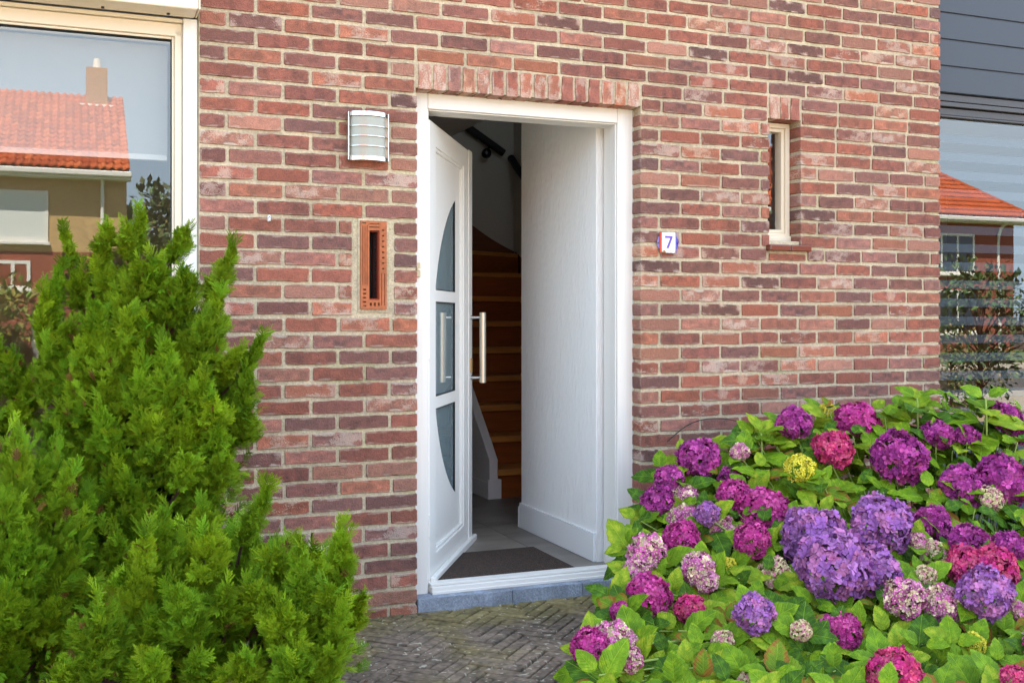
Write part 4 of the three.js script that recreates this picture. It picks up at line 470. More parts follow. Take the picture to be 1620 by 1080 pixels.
// a flat scale-leaved spray: axis, side twigs and their tips, folded like small kites
function sprayGeo(seed) {
  const R = rng(seed), pos = [], col = [];
  const L = 0.078, curl = 3.2 + R() * 2.5, skew = (R() - 0.5) * 6;
  const P = (x, y, z) => [x, y - 0.8 * y * y, z - curl * (x * x * 1.1 + y * y * 0.55) + skew * x * y];
  const kite = (x, y, a, l, w, tip, z0 = 0, lift = 0) => {
    const dx = Math.sin(a), dy = Math.cos(a), b = P(x, y, z0), t = P(x + dx * l, y + dy * l, z0 + lift * l), m = 0.42, q = 0.0011 - z0 - lift * l * 0.42;
    const l1 = P(x + dx * l * m - dy * w, y + dy * l * m + dx * w, -q), r1 = P(x + dx * l * m + dy * w, y + dy * l * m - dx * w, -q);
    pos.push(...b, ...t, ...l1, ...b, ...r1, ...t);
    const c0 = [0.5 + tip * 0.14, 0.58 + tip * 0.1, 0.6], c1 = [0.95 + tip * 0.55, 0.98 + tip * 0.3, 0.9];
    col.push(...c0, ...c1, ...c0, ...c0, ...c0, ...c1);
  };
  // fingers that fan out from the axis, each with short stubby side tips
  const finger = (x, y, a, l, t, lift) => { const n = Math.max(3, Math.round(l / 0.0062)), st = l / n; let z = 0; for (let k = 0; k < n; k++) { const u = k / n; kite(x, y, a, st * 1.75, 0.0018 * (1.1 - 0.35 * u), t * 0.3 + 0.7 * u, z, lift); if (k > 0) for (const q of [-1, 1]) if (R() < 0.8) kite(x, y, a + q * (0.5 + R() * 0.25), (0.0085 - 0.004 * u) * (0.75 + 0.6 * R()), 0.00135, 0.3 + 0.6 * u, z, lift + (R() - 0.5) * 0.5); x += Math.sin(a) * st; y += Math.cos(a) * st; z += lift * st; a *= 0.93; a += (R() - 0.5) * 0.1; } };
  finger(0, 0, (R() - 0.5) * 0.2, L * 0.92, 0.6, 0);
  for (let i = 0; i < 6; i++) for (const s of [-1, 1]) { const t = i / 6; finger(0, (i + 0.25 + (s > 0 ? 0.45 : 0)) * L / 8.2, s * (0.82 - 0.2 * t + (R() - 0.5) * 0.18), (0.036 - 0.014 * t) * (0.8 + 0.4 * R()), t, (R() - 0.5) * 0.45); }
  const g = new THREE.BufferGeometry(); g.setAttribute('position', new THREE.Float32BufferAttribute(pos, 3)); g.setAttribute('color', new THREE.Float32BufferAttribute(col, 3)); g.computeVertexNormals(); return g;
}
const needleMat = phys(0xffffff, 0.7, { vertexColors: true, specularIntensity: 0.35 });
function more(seed, f) { // plumes that close the crown between the ones read from the photograph
  const R = rng(seed + 400), out = []; for (let i = 0; i < f.plumes; i++) { const y = 1 - 1.75 * (i + 0.5) / f.plumes, a = i * 2.39996 + R() * 0.6, s = Math.sqrt(1 - y * y), d = [Math.cos(a) * s, y, Math.sin(a) * s], k = 0.68 + R() * 0.18, P = (q, up) => [f.c[0] + d[0] * f.r[0] * q, Math.max(0.06, f.c[1] + d[1] * f.r[1] * q + up), Math.max(0.12, f.c[2] + d[2] * f.r[2] * q)]; out.push(['', ...P(k - 0.22, -0.06), ...P(k + 0.06, 0.1), 0.055 + R() * 0.03]); } return out;
}
function conifer(key, name, label, root, axisTop, seed, fill) {
  const t = thing(name, label, 'conifer', [0, 0, 0], 'conifers in front of the left window'); const R = rng(seed), list = [], mine = plumes.filter(p => p[0] === key).concat(more(seed, fill));
  const G = [1, 2, 3, 4, 5].map(k => sprayGeo(seed * 10 + k)), items = G.map(() => []);
  const trunk = [V(...root), V(root[0] + 0.02, axisTop[1] * 0.4, root[2] - 0.01), V(...axisTop)]; const tg = [tapered(trunk, 0.028, 0.006, 14, 8, seed)];
  const add = (p, dir, hint, s, c) => { const m = basisFrom(dir, hint, 0); m.scale(V(s, s, s)); m.setPosition(p); items[(R() * G.length) | 0].push([m, c]); };
  const tone = () => { const k = 0.7 + R() * 0.55, y = R(); return new THREE.Color().setRGB((0.12 + 0.15 * y) * k, (0.28 + 0.13 * y) * k, (0.008 + 0.003 * y) * k); };
  const brown = () => { const k = 0.6 + R() * 0.6; return new THREE.Color().setRGB(0.20 * k, 0.085 * k, 0.03 * k); };
  const rnd = () => V(R() - 0.5, R() - 0.5, R() - 0.5).normalize();
  const limbs = [];
  for (const pl of mine) {
    const a = V(pl[1], pl[2], pl[3]), b = V(pl[4], pl[5], pl[6]), r = pl[7] * 1.04, ax = b.clone().sub(a), L = ax.length(); ax.normalize();
    const mid = V(root[0], Math.max(0.05, a.y - 0.25), root[2]).lerp(a, 0.15); limbs.push([V(root[0], mid.y * 0.8, root[2]), mid.clone().lerp(a, 0.6).add(V(0, -0.03, 0)), a, a.clone().lerp(b, 0.6)]);
    const plTone = tone(); const n = Math.round(80 + L * r * 21000), side = new THREE.Vector3().crossVectors(ax, V(0.3, 0.2, 0.93)).normalize(), fw = new THREE.Vector3().crossVectors(side, ax).normalize();
    for (let i = 0; i < n; i++) {
      const u = Math.pow(R(), 0.85) * 1.08 - 0.1, prof = Math.sin(Math.PI * clamp(0.14 + 0.82 * u, 0.03, 1)) * (1.05 - 0.35 * u), th = R() * Math.PI * 2, q = Math.pow(R(), 0.3) * r * prof;
      const lump = 1 + 0.35 * Math.sin(th * 2 + u * 9 + pl[1] * 40); const rad = side.clone().multiplyScalar(Math.cos(th)).addScaledVector(fw, Math.sin(th));
      const p = a.clone().addScaledVector(ax, u * L).addScaledVector(rad, q * lump);
      const out = clamp(q / (r * 0.8), 0, 1); const dir = ax.clone().multiplyScalar(0.75).addScaledVector(rad, 0.35 + out * 0.65).addScaledVector(rnd(), 0.45).add(V(0, 0.25, 0));
      const hint = rad.clone().multiplyScalar(0.7).addScaledVector(rnd(), 0.9).add(V(0, -0.1, 0.25)).multiplyScalar(R() < 0.85 ? 1 : -1);
      p.addScaledVector(dir.clone().normalize(), -0.03);
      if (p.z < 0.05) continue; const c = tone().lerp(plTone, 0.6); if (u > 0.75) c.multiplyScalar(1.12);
      add(p, dir, hint, 0.38 + R() * 0.3, R() < 0.006 ? brown() : c);
    }
    for (let k = 0; k < 3; k++) { const p = b.clone().addScaledVector(rnd(), r * 0.3); add(p.addScaledVector(ax, -0.02), ax.clone().addScaledVector(rnd(), 0.35), rnd(), 0.9, tone()); }
  }
  // sprays and dead brown twiglets inside the crown
  for (let i = 0; i < fill.n; i++) { const d = rnd(), q = Math.cbrt(R()), p = V(fill.c[0] + d.x * q * fill.r[0], fill.c[1] + d.y * q * fill.r[1], fill.c[2] + d.z * q * fill.r[2]); if (p.z < 0.05 || p.y < 0.02) continue; add(p, d.clone().add(V(0, 0.7, 0)).addScaledVector(rnd(), 0.6), rnd(), 0.4 + R() * 0.35, R() < 0.12 ? brown() : tone()); }
  for (const f of fill.more || []) for (let i = 0; i < f.n; i++) { const d = rnd(), q = Math.cbrt(R()), p = V(f.c[0] + d.x * q * f.r[0], f.c[1] + d.y * q * f.r[1], f.c[2] + d.z * q * f.r[2]); if (p.z < 0.05 || p.y < 0.02) continue; add(p, d.clone().add(V(0, 0.8, 0)).addScaledVector(rnd(), 0.6), rnd(), 0.45 + R() * 0.35, R() < 0.1 ? brown() : tone()); }
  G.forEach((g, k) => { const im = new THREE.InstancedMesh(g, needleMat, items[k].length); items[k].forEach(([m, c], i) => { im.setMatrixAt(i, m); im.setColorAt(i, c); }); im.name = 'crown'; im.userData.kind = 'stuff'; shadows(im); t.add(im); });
  part(t, 'trunk', merge(tg), M.bark); limbs.forEach((l, i) => part(t, 'branch', tapered(l, 0.0075, 0.002, 8, 5, i), M.bark));
}
conifer('T', 'tall_conifer', 'tallest bushy green conifer against the left window and brick wall', [0.17, 0, 0.44], [0.24, 1.4, 0.5], 11, { n: 1600, plumes: 58, c: [0.22, 0.75, 0.5], r: [0.33, 0.62, 0.28], more: [{ n: 1600, c: [0.15, 0.42, 0.52], r: [0.42, 0.34, 0.3] }] });
conifer('L', 'low_conifer', 'low spreading bright green conifer in front, reaching towards the path', [0.4, 0, 1.0], [0.42, 0.5, 1.05], 12, { n: 1200, plumes: 40, c: [0.41, 0.24, 1.05], r: [0.42, 0.33, 0.36] });
conifer('S', 'dark_conifer', 'darker green conifer cut off by the left edge of the photo', [-0.2, 0, 0.75], [-0.2, 0.7, 0.78], 13, { n: 1200, plumes: 40, c: [-0.2, 0.42, 0.76], r: [0.32, 0.46, 0.32] });

// ---------------------------------------------------------------- hydrangea
{
  const t = thing('hydrangea_bush', 'large hydrangea bush with purple, magenta and pink flower heads', 'shrub'); const R = rng(21);
  const leafTex = (base, alt, spot, seed) => texture(256, 256, (u, v) => {
    const x = Math.abs(u - 0.5), mid = ss(0.016, 0.004, x), k = v * 7.5 - x * 5.2, side = ss(0.12, 0.02, Math.abs(k - Math.round(k))) * ss(0.0, 0.05, x) * 0.75, net = vnoise(u * 60 + seed, v * 60, 60, 60);
    const n = fbm(u * 5 + seed, v * 5, 256, 4), f = 0.82 + 0.3 * n + (net - 0.5) * 0.12; const vein = Math.max(mid, side * 0.55); let c = base.map((b, i) => (b + (alt[i] - b) * ss(0.45, 0.75, n)) * f);
    c = c.map((q, i) => q + ([172, 200, 50][i] - q) * vein * 0.5); const rim = ss(0.5, 0.8, n + ss(0.25, 0.48, Math.hypot(x, (v - 0.5) * 0.9)) * 0.35) * spot; return c.map((q, i) => q + ([128, 74, 30][i] - q) * rim);
  });
  const leafBump = texture(256, 256, (u, v) => { const x = Math.abs(u - 0.5), k = v * 7.5 - x * 5.2, d = Math.min(ss(0, 0.02, x), ss(0.0, 0.2, Math.abs(k - Math.round(k)))); const h = 255 * (0.25 + 0.6 * d + 0.15 * vnoise(u * 60, v * 60, 60, 60)); return [h, h, h]; }, { srgb: false });
  const lm = [[[88, 124, 14], [106, 138, 18], 0], [[102, 138, 18], [126, 152, 26], 0], [[54, 90, 14], [70, 106, 18], 0], [[118, 146, 22], [138, 158, 34], 0.1], [[96, 124, 20], [126, 134, 26], 0.75]].map((a, i) => phys(0xffffff, 0.62, { map: leafTex(a[0], a[1], a[2], i * 7), bumpMap: leafBump, bumpScale: 0.002, side: THREE.DoubleSide, specularIntensity: 0.4 }));
  // ovate leaf with a pointed, toothed outline, folded on the midrib and arched
  const leafGeo = seed => { const r = rng(seed), n = 11, pos = [], uv = [], idx = [], arch = 0.25 + r() * 0.5, fold = 0.12 + r() * 0.25, twist = (r() - 0.5) * 0.5, wid = 0.29 + r() * 0.06;
    for (let i = 0; i <= n; i++) { const v = i / n, hw = wid * Math.pow(Math.sin(Math.PI * Math.pow(v, 0.72)), 0.8) * (1 - 0.12 * v) * (i > 0 && i < n ? 1 + (i % 2 ? 0.05 : -0.05) : 0) + 0.0001;
      for (const s of [-1, -0.5, 0, 0.5, 1]) { const x = hw * s, wav = 0.018 * Math.sin(v * 14 + s * 3 + seed); const y = v * (1 - 0.14 * arch * v); const z = -arch * v * v * 0.42 + Math.abs(s) * hw * fold * (1.2 - Math.abs(s) * 0.5) + wav * Math.abs(s) + twist * x * v; pos.push(x, y, z); uv.push(0.5 + x / 0.72, v); } }
    for (let i = 0; i < n; i++) for (let k = 0; k < 4; k++) { const a = i * 5 + k, b = a + 5; idx.push(a, a + 1, b, b, a + 1, b + 1); }
    const g = new THREE.BufferGeometry(); g.setAttribute('position', new THREE.Float32BufferAttribute(pos, 3)); g.setAttribute('uv', new THREE.Float32BufferAttribute(uv, 2)); g.setIndex(idx); g.computeVertexNormals(); return g; };
  const LG = [1, 2, 3, 4, 5, 6, 7, 8].map(leafGeo);
  // flower heads
  const kinds = { P: [[0.34, 0.04, 0.22], [0.42, 0.07, 0.27], [0.26, 0.03, 0.19]], V: [[0.30, 0.11, 0.36], [0.36, 0.15, 0.38], [0.42, 0.15, 0.33]], M: [[0.46, 0.045, 0.22], [0.52, 0.08, 0.27], [0.38, 0.03, 0.19]], K: [[0.52, 0.12, 0.32], [0.58, 0.22, 0.38], [0.66, 0.52, 0.34]], R: [[0.55, 0.05, 0.14], [0.60, 0.10, 0.20], [0.46, 0.03, 0.16]], C: [[0.66, 0.54, 0.32], [0.62, 0.20, 0.32], [0.66, 0.60, 0.30]], Y: [[0.66, 0.58, 0.05], [0.70, 0.62, 0.07], [0.60, 0.56, 0.06]] };
  function headGeo(kind, seed) { const r = rng(seed), pos = [], col = [], pal = kinds[kind], small = kind === 'Y' || kind === 'C'; const n = small ? 260 : 240, fs = small ? 0.15 : 0.2; const base = r() * 10;
    for (let i = 0; i < n; i++) { const y = 1 - 1.62 * (i + 0.5) / n, ph = i * 2.399963 + r() * 0.5, s = Math.sqrt(1 - y * y), dir = V(Math.cos(ph) * s, y, Math.sin(ph) * s); const lump = 1 + 0.14 * Math.sin(dir.x * 4 + base) * Math.cos(dir.z * 4 + base * 2) + 0.05 * (r() - 0.5);
      const c = dir.clone().multiply(V(1, 0.82, 1)).multiplyScalar(lump * 0.9); const nrm = dir.clone().add(V((r() - 0.5) * 0.7, (r() - 0.5) * 0.7, (r() - 0.5) * 0.7)).normalize(); const m = basisFrom(V(r() - 0.5, r() - 0.5, r() - 0.5), nrm); const ex = V().setFromMatrixColumn(m, 0), ey = V().setFromMatrixColumn(m, 1), ez = V().setFromMatrixColumn(m, 2);
      const pc = pal[Math.min(2, (r() * 3) | 0)], k = kind === 'Y' || kind === 'C' ? 0.85 + r() * 0.4 : 0.6 + r() * 0.75, petals = kind === 'Y' ? 3 : 4, cup = 0.25 + r() * 0.5;
      for (let p = 0; p < petals; p++) { const a = p / petals * Math.PI * 2 + r() * 0.25, f = fs * (0.85 + r() * 0.3); const W = (u, v, h) => { const ca = Math.cos(a), sa = Math.sin(a); return c.clone().addScaledVector(ex, (u * ca - v * sa) * f).addScaledVector(ey, (u * sa + v * ca) * f).addScaledVector(ez, h * f); };
        const b = W(0.02, 0, 0), l = W(0.5, 0.42, 0.14 + cup * 0.2), q = W(0.5, -0.42, 0.14 + cup * 0.2), mI = W(0.5, 0, 0.02 + cup * 0.25), tp = W(0.98, 0.02, cup * 0.35 - r() * 0.2), tl = W(0.86, 0.3, 0.1 + cup * 0.3), tr = W(0.86, -0.3, 0.1 + cup * 0.3);
        const tris = [b, mI, l, b, q, mI, l, mI, tl, mI, tp, tl, mI, q, tr, mI, tr, tp]; for (const v of tris) { pos.push(v.x, v.y, v.z); col.push(pc[0] * k, pc[1] * k, pc[2] * k); } }
      if (small && kind !== 'Y' || kind === 'K') { const e = 0.05; const o = c.clone().addScaledVector(ez, 0.05); const oc = V(0.62, 0.6, 0.3); for (const [A, B, C] of [[ex, ey, ez], [ey, ex.clone().negate(), ez], [ex.clone().negate(), ey.clone().negate(), ez], [ey.clone().negate(), ex, ez]]) for (const v of [A, B, C]) { const w = o.clone().addScaledVector(v, e); pos.push(w.x, w.y, w.z); col.push(oc.x, oc.y, oc.z); } }
    }
    // green stalks inside
    const g = new THREE.BufferGeometry(); g.setAttribute('position', new THREE.Float32BufferAttribute(pos, 3)); g.setAttribute('color', new THREE.Float32BufferAttribute(col, 3)); g.computeVertexNormals(); return g; }
  const petalMat = phys(0xffffff, 0.75, { specularIntensity: 0.3, vertexColors: true, side: THREE.DoubleSide }); const HG = {}; for (const k of Object.keys(kinds)) HG[k] = [1, 2, 3].map(i => headGeo(k, k.charCodeAt(0) * 10 + i));
  const core = V(3.1, 0.0, 1.0), stems = [], stemMat = mat(0x8ba24a, 0.7), leaves = [];
  const kindName = { P: 'flower_head', V: 'flower_head', M: 'flower_head', K: 'flower_head', R: 'flower_head', C: 'young_flower_head', Y: 'flower_bud_cluster' };
  const kindLabel = { P: 'dark purple flower head', V: 'violet flower head', M: 'magenta flower head', K: 'pink flower head with cream florets', R: 'red pink flower head', C: 'small cream and pink flower head', Y: 'yellow green flower bud cluster' };
  const outward = p => V((p.x - core.x) * 0.55, 0.5, (p.z - core.z) * 0.35 + 0.4).normalize();
  const leafAt = (p, dir, size, rosNormal) => leaves.push({ p, dir, size, n: rosNormal });
  function rosette(p, axis, sizes, from = 0, pairGap = 0.05) { let side = basisFrom(axis, V(R() - 0.5, R() - 0.5, R() - 0.5)); const x = V().setFromMatrixColumn(side, 0), z = V().setFromMatrixColumn(side, 2); sizes.forEach((sz, k) => { const c = p.clone().addScaledVector(axis, -(from + k * pairGap)); const e = k % 2 ? x : z; for (const s of [-1, 1]) { const d = e.clone().multiplyScalar(s).addScaledVector(axis, 0.55 - 0.28 * k + R() * 0.2).add(V((R() - 0.5) * 0.3, (R() - 0.5) * 0.3, (R() - 0.5) * 0.3)).normalize(); leafAt(c.clone().addScaledVector(d, 0.015), d, sz * (0.85 + R() * 0.3), axis.clone().multiplyScalar(0.6).add(V(-0.15 + (R() - 0.5) * 0.7, 0.5, 0.35 + (R() - 0.5) * 0.6))); } }); }
  for (const [x, y, z, r, k] of headSpots) { const p = V(x, y, z), ax = outward(p).add(V((R() - 0.5) * 0.4, 0.35, 0.2 + (R() - 0.5) * 0.4)).normalize(); const o = part(t, kindName[k], HG[k][(R() * 3) | 0], petalMat, kindLabel[k]); o.position.copy(p); o.quaternion.setFromUnitVectors(UPV, ax); o.rotateY(R() * 6.28); o.scale.set(r * 1.04, r * (0.95 + R() * 0.15), r * 1.04);
    const root = V(x + (core.x - x) * 0.55, 0.0, z + (core.z - z) * 0.55); stems.push(tapered([root, root.clone().lerp(p, 0.5).add(V(0, 0.05, 0)), p.clone().addScaledVector(ax, -r * 0.6), p.clone()], 0.0045, 0.003, 8, 5)); rosette(p, ax, [0.11, 0.135, 0.14], r * 0.95, 0.055); }
  for (const [x, y, z] of shootSpots) { const p = V(x, y, z), ax = outward(p).add(V((R() - 0.5) * 0.5, 0.5, 0.15 + (R() - 0.5) * 0.5)).normalize(); const root = V(x + (core.x - x) * 0.5, 0.0, z + (core.z - z) * 0.5); stems.push(tapered([root, root.clone().lerp(p, 0.55).add(V(0, 0.04, 0)), p.clone()], 0.004, 0.0025, 6, 5)); rosette(p, ax, [0.08, 0.12, 0.135], 0, 0.04); }
  for (const [x, y, z] of [[3.35, 0.87, 0.62], [3.55, 0.875, 0.8], [2.64, 0.735, 0.5]]) { const p = V(x, y, z), ax = V((R() - 0.5) * 0.2, 1, 0.15).normalize(); stems.push(tapered([V(x, 0, z + 0.1), V(x, y * 0.6, z + 0.02), p.clone()], 0.006, 0.004, 6, 5)); rosette(p, ax, [0.1, 0.19, 0.2, 0.19], 0, 0.05); }
  part(t, 'stems', merge(stems), stemMat).userData.kind = 'stuff';
  const cam = V(0, 1.206, 4.283); leaves.forEach(l => { const c = l.p.clone().addScaledVector(l.dir, l.size * 0.5); if (c.z < 0.05) l.p.z += 0.08; const d = c.distanceTo(cam); l.score = l.size / d - Math.max(0, c.x - 3.6) * 0.02 - (l.p.y < 0.12 ? 0.05 : 0); });
  leaves.sort((a, b) => b.score - a.score); const rest = LG.map(() => []);
  const matOf = () => { const q = R(); return q < 0.3 ? 0 : q < 0.58 ? 1 : q < 0.76 ? 2 : q < 0.93 ? 3 : 4; };
  leaves.forEach((l, i) => { const m = basisFrom(l.dir, l.n); m.scale(V(l.size, l.size, l.size)); m.setPosition(l.p); const g = (R() * LG.length) | 0; if (i < 300) { const o = part(t, 'leaf', LG[g], lm[matOf()]); o.applyMatrix4(m); } else rest[matOf()].push([m, g]); });
  rest.forEach((a, k) => { if (k > 4 || !a.length) return; const g = mergeGeometries(a.map(([m, gi]) => LG[gi].clone().applyMatrix4(m))); part(t, 'leaf_mass', g, lm[k]).userData.kind = 'stuff'; });
}

// ---------------------------------------------------------------- across the street (what the windows mirror)
{
  const brickTex = (a, b) => texture(512, 512, (u, v) => { const f = 0.84 + 0.3 * fbm(u * 12, v * 24, 24, 4) + (vnoise(u * 128, v * 250, 128, 250) - 0.5) * 0.3; return [a[0] * f, a[1] * f, a[2] * f]; });
  const red = mat(0xffffff, 0.95, { map: brickTex([150, 84, 66]) }), yellow = mat(0xffffff, 0.95, { map: brickTex([196, 164, 116]) }), roofBase = mat(0x8a3a1c, 0.9), tileA = mat(0xb4552a, 0.8), tileB = mat(0xa34a26, 0.85), tileC = mat(0xc06233, 0.8), white = mat(0xe9e6de, 0.6), winGlass = phys(0x1b2228, 0.05, { clearcoat: 1 }), lead = mat(0xb8b4ac, 0.7), chim = mat(0xffffff, 0.95, { map: brickTex([170, 120, 62]) });
  // S shaped clay tile, 0.2 m by 0.34 m
  const tile = (() => { const pos = [], idx = [], n = 6; for (let j = 0; j < 2; j++) for (let i = 0; i <= n; i++) { const u = i / n, h = 0.032 * Math.sin(u * Math.PI * 2) + (j ? 0 : 0.065); pos.push((u - 0.5) * 0.215, h, j ? -0.19 : 0.19); } for (let i = 0; i <= n; i++) { const u = i / n; pos.push((u - 0.5) * 0.215, 0.032 * Math.sin(u * Math.PI * 2) - 0.004, 0.19); } for (let i = 0; i < n; i++) { idx.push(i, i + 1, i + n + 1, i + 1, i + n + 2, i + n + 1); const a = i + 2 * (n + 1); idx.push(a, a + 1, i, a + 1, i + 1, i); } const g = new THREE.BufferGeometry(); g.setAttribute('position', new THREE.Float32BufferAttribute(pos, 3)); g.setIndex(idx); g.computeVertexNormals(); return g; })();
  function tiles(house, x0, x1, zE, yE, zR, yR, own, keep = () => true) { // one roof face; own(x, t) picks the tiles seen best
    const L = Math.hypot(zR - zE, yR - yE), rows = Math.floor(L / 0.3), cols = Math.round((x1 - x0) / 0.2), R = rng(cols), pitch = Math.atan2(yR - yE, Math.abs(zR - zE)), dirz = Math.sign(zR - zE), ms = []; let count = 0;
    for (let j = 0; j < rows; j++) for (let i = 0; i < cols; i++) { const x = x0 + (i + 0.5) * 0.2, t = (j + 0.5) / rows; if (!keep(x, t)) continue; const m = new THREE.Matrix4().makeRotationX(dirz > 0 ? pitch : -pitch).premultiply(new THREE.Matrix4()); const q = new THREE.Matrix4().makeRotationX(dirz > 0 ? -pitch : pitch); if (dirz > 0) q.multiply(new THREE.Matrix4().makeRotationY(Math.PI)); q.setPosition(x, yE + (yR - yE) * t + 0.05, zE + (zR - zE) * t);
      if (own(x, t) && count < 300) { count++; const o = part(house, 'roof_tile', tile, [tileA, tileB, tileC][(R() * 3) | 0]); o.applyMatrix4(q); } else ms.push(q); }
    if (ms.length) { const im = new THREE.InstancedMesh(tile, tileA, ms.length); ms.forEach((m, i) => { im.setMatrixAt(i, m); im.setColorAt(i, new THREE.Color().setScalar(0.85 + 0.3 * R())); }); im.name = 'roof_tile_field'; im.userData.kind = 'stuff'; house.add(shadows(im)); }
  }
  function window_(house, x0, x1, y0, y1, z, bars = 1, glass = winGlass) { const w = holder(house, 'window'); const s = rectShape(x0, x1, y0, y1), n = bars + 1, bw = (x1 - x0 - 0.09) / n; for (let i = 0; i < n; i++) s.holes.push(rectHole(x0 + 0.09 + i * bw, x0 + (i + 1) * bw, y0 + 0.09, y1 - 0.09)); const g = slab(s, -0.06, 0); g.rotateY(Math.PI); g.translate(x0 + x1, 0, z - 0.06); part(w, 'frame', g, white); part(w, 'pane', box(x0 + 0.05, x1 - 0.05, y0 + 0.05, y1 - 0.05, z - 0.045, z - 0.03, 0), glass); part(w, 'sill', box(x0 - 0.05, x1 + 0.05, y0 - 0.08, y0 - 0.002, z - 0.14, z, 0.01), white); }
  { // house seen in the left window
    const h = thing('opposite_house', 'orange roofed house mirrored in the large left window', 'house', [0, 0, 0], 'houses across the street'); const z = 26.9, x1 = 1.34, x0 = -22, zr = 31, yr = 7.95, ye = 5.2;
    part(h, 'wall', merge([metreUV(box(x0, x1, 3.0, ye - 0.05, z, 35, 0))]), yellow); part(h, 'lower_wall', metreUV(box(x0, x1 + 0.002, -0.1, 2.999, z - 0.003, 35.003, 0)), red);
    const g = new THREE.Shape(); g.moveTo(z - 0.4, ye - 0.05); g.lineTo(zr, yr); g.lineTo(35.5, ye - 0.05); g.closePath(); const rg = new THREE.ExtrudeGeometry(g, { depth: x1 - x0 + 0.1, bevelEnabled: false }); rg.rotateY(-Math.PI / 2); rg.translate(x1 + 0.05, 0, 0); part(h, 'roof', clean(rg), roofBase);
    tiles(h, -10, x1 + 0.1, z - 0.45, ye - 0.02, zr, yr, (x, t) => x > -2.9); 
    part(h, 'gutter', box(x0, x1 + 0.12, ye - 0.2, ye - 0.04, z - 0.55, z - 0.36, 0.04), white); part(h, 'eaves_board', box(x0, x1 + 0.1, ye - 0.26, ye - 0.2, z - 0.45, z - 0.002, 0.01), white);
    part(h, 'downpipe', clean(new THREE.CylinderGeometry(0.05, 0.05, 5, 10).translate(0.72, 2.5, z - 0.08)), white);
    const c = part(h, 'chimney', metreUV(box(0.35, 0.95, 6.9, 8.75, 30.4, 31.0, 0.01)), chim); part(c, 'chimney_pot', new THREE.CylinderGeometry(0.1, 0.13, 0.32, 14).translate(0.66, 8.9, 30.7), white); part(c, 'flashing', box(0.15, 1.2, 7.5, 7.62, 30.25, 31.05, 0.02), white);
    window_(h, -2.6, -0.62, 3.25, 4.6, z, 0, mat(0xdfe3df, 0.8)); window_(h, -6.5, -4.4, 3.25, 4.6, z, 1); window_(h, -1.9, -1.05, 2.0, 2.75, z - 0.005, 1, mat(0x8a4a38, 0.9)); window_(h, -6.5, -3.6, 0.7, 2.5, z - 0.005, 2); part(h, 'door', box(-3.2, -2.3, 0, 2.2, z - 0.05, z - 0.004, 0.02), white);
  }
  { // house with hipped roof seen in the right window
    const h = thing('opposite_house', 'hip roofed red brick house mirrored in the right window', 'house', [0, 0, 0], 'houses across the street'); const z = 26.9, x0 = 22, x1 = 33.4, ye = 5.0, zr = 31, yr = 8.6, hip = 4.4;
    part(h, 'wall', metreUV(box(x0, x1, -0.1, ye, z, 35, 0)), red);
    const P = [[x0 - 0.5, ye, z - 0.5], [x1 + 0.5, ye, z - 0.5], [x1 + 0.5, ye, 35.5], [x0 - 0.5, ye, 35.5], [x0 + hip, yr, zr], [x1 - hip, yr, zr]], F = [[0, 4, 1], [1, 4, 5], [1, 5, 2], [2, 5, 4], [2, 4, 3], [3, 4, 0], [0, 1, 2], [0, 2, 3]]; const g = new THREE.BufferGeometry(); g.setAttribute('position', new THREE.Float32BufferAttribute(F.flat().flatMap(i => P[i]), 3)); g.computeVertexNormals(); g.setAttribute('uv', new THREE.Float32BufferAttribute(new Float32Array(F.length * 6), 2)); part(h, 'roof', g, roofBase);
    tiles(h, x0 - 0.5, x1 + 0.5, z - 0.55, ye + 0.02, zr, yr, x => false, (x, t) => x < x1 + 0.5 - t * (hip + 0.5) && x > x0 - 0.5 + t * (hip + 0.5));
    part(h, 'ridge_tile', tube([[x1 + 0.45, ye + 0.1, z - 0.45], [x1 - hip, yr + 0.1, zr]], 0.11, 4, 8), tileB); part(h, 'ridge_tile', tube([[x0 + hip, yr + 0.1, zr], [x1 - hip, yr + 0.1, zr]], 0.11, 4, 8), tileB);
    part(h, 'gutter', box(x0 - 0.6, x1 + 0.65, ye - 0.16, ye, z - 0.7, z - 0.5, 0.04), white); part(h, 'eaves_board', box(x0 - 0.5, x1 + 0.5, ye - 0.2, ye - 0.16, z - 0.6, z - 0.002, 0.01), white);
    part(h, 'downpipe', tube([[32.6, ye - 0.1, z - 0.6], [32.6, ye - 0.4, z - 0.12], [32.6, 2, z - 0.1], [32.6, 0, z - 0.1]], 0.06, 20, 8), white);
    window_(h, 29.0, 31.4, 2.9, 4.4, z, 2); window_(h, 25, 27, 2.9, 4.4, z, 1); window_(h, 28.6, 31.6, 0.7, 2.3, z, 2);
  }
  { // lamp post on the far pavement, mirrored top right
    const l = thing('street_lamp', 'curved street lamp mirrored high in the right window', 'street lamp', [12.6, 0, 9.0]); part(l, 'pole', tapered([V(0, 0, 0), V(0, 2.4, 0), V(0, 4.1, 0)], 0.07, 0.045, 10, 10), M.brushed); part(l, 'arm', tube([[0, 4.05, 0], [0.12, 4.35, 0], [0.55, 4.62, 0], [1.0, 4.72, 0]], 0.035, 16, 8), M.brushed); part(l, 'lamp_head', new THREE.SphereGeometry(1, 16, 10).scale(0.36, 0.05, 0.11).rotateZ(0.2).translate(1.25, 4.78, 0), M.steel);
  }
  // garden shrubs and trees on the sunny side
  const leafQ = (() => { const g = new THREE.BufferGeometry(); g.setAttribute('position', new THREE.Float32BufferAttribute([0, 0, 0, -0.28, 0.5, 0.08, 0, 0.5, 0, 0, 0, 0, 0, 0.5, 0, 0.28, 0.5, 0.08, -0.28, 0.5, 0.08, 0, 1, -0.1, 0, 0.5, 0, 0.28, 0.5, 0.08, 0, 0.5, 0, 0, 1, -0.1], 3)); g.computeVertexNormals(); return g; })();
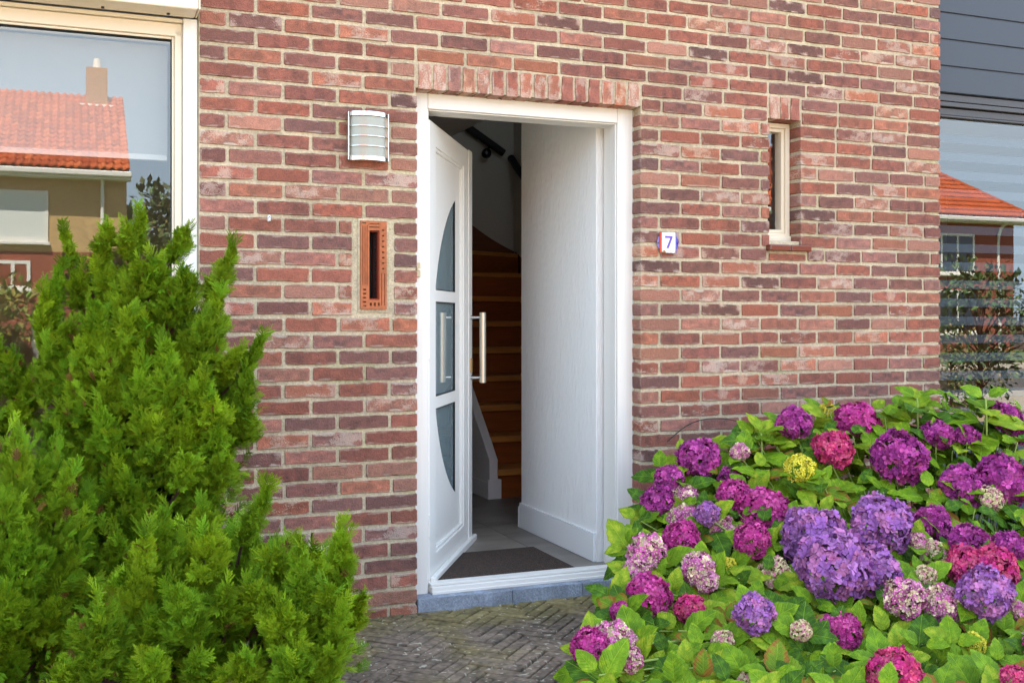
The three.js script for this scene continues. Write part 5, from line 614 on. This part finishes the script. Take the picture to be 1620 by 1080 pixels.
  const leafM = mat(0xffffff, 0.7, { side: THREE.DoubleSide });
  function tree(name, label, x, z, h, w, y0, color, ls, n, seed, cat = 'tree') { const t = thing(name, label, cat, [x, 0, z], name === 'young_tree' ? undefined : name === 'street_tree' ? 'trees far across the street' : 'shrubs in the front gardens'), R = rng(seed); const ms = [], limbs = [tapered([V(0, 0, 0), V(0.05 * h * (R() - 0.5), h * 0.4, 0), V(0, h * 0.85, 0.02 * h)], 0.018 * h + 0.01, 0.006 * h, 8, 7)]; const cl = []; for (let i = 0; i < 26; i++) { const a = R() * 6.283, q = Math.sqrt(R()), y = y0 + (h - y0) * R(); const pr = Math.sin(Math.PI * clamp(0.12 + 0.8 * (y - y0) / (h - y0), 0, 1)); const p = V(Math.cos(a) * q * w * pr, y, Math.sin(a) * q * w * pr); cl.push(p); limbs.push(tapered([V(0, Math.max(0.1, y * 0.6), 0), p.clone().multiplyScalar(0.5).setY(y * 0.8), p], 0.006 * h, 0.002 * h, 5, 5)); }
    for (let i = 0; i < n; i++) { const c = cl[(R() * cl.length) | 0], d = V(R() - 0.5, R() - 0.5, R() - 0.5).normalize(), p = c.clone().addScaledVector(d, Math.cbrt(R()) * w * 0.36); if (p.y < 0.03) continue; const m = basisFrom(d.clone().add(V(R() - 0.5, 0.2, R() - 0.5)), V(R() - 0.5, R() + 0.3, R() - 0.5)); const s = ls * (0.7 + 0.6 * R()); m.scale(V(s, s, s)); m.setPosition(p); ms.push(m); }
    const im = new THREE.InstancedMesh(leafQ, leafM, ms.length); ms.forEach((m, i) => { im.setMatrixAt(i, m); im.setColorAt(i, new THREE.Color().setRGB(...color.map(c => c * (0.7 + 0.6 * R())))); }); im.name = 'crown'; im.userData.kind = 'stuff'; t.add(shadows(im)); part(t, 'trunk', merge(limbs), M.bark); }
  tree('young_tree', 'young leafy tree mirrored in the right window', 10.7, 6.1, 1.9, 0.75, 0.5, [0.07, 0.12, 0.03], 0.1, 1500, 61);
  tree('garden_shrub', 'yellow green shrub mirrored at the edge of the right window', 9.4, 6.3, 1.15, 0.45, 0.1, [0.20, 0.24, 0.04], 0.07, 1400, 62, 'shrub');
  tree('garden_shrub', 'pale flowering shrub mirrored low in the right window', 11.3, 7.2, 0.9, 0.7, 0.1, [0.26, 0.24, 0.08], 0.07, 1400, 63, 'shrub');
  tree('garden_shrub', 'yellow green shrub mirrored low in the left window', -1.35, 16.5, 1.8, 0.9, 0.1, [0.20, 0.22, 0.03], 0.14, 1500, 64, 'shrub');
  tree('street_tree', 'distant tree mirrored behind the conifer top, left of the frame', 3.4, 44, 6.2, 2.4, 1.5, [0.10, 0.13, 0.04], 0.4, 1800, 65); tree('street_tree', 'distant tree mirrored beside the opposite house corner', 6.2, 46, 6.6, 2.4, 1.5, [0.12, 0.14, 0.04], 0.4, 1800, 66);
  { const p = thing('garden_gate_post', 'pale square gate post mirrored low in the left window', 'post', [-0.55, 0, 17.2]); part(p, 'post', box(-0.16, 0.16, 0, 1.25, -0.16, 0.16, 0.02), white); part(p, 'cap', box(-0.2, 0.2, 1.25, 1.32, -0.2, 0.2, 0.03), lead); }
}
renderer.render(scene, camera);
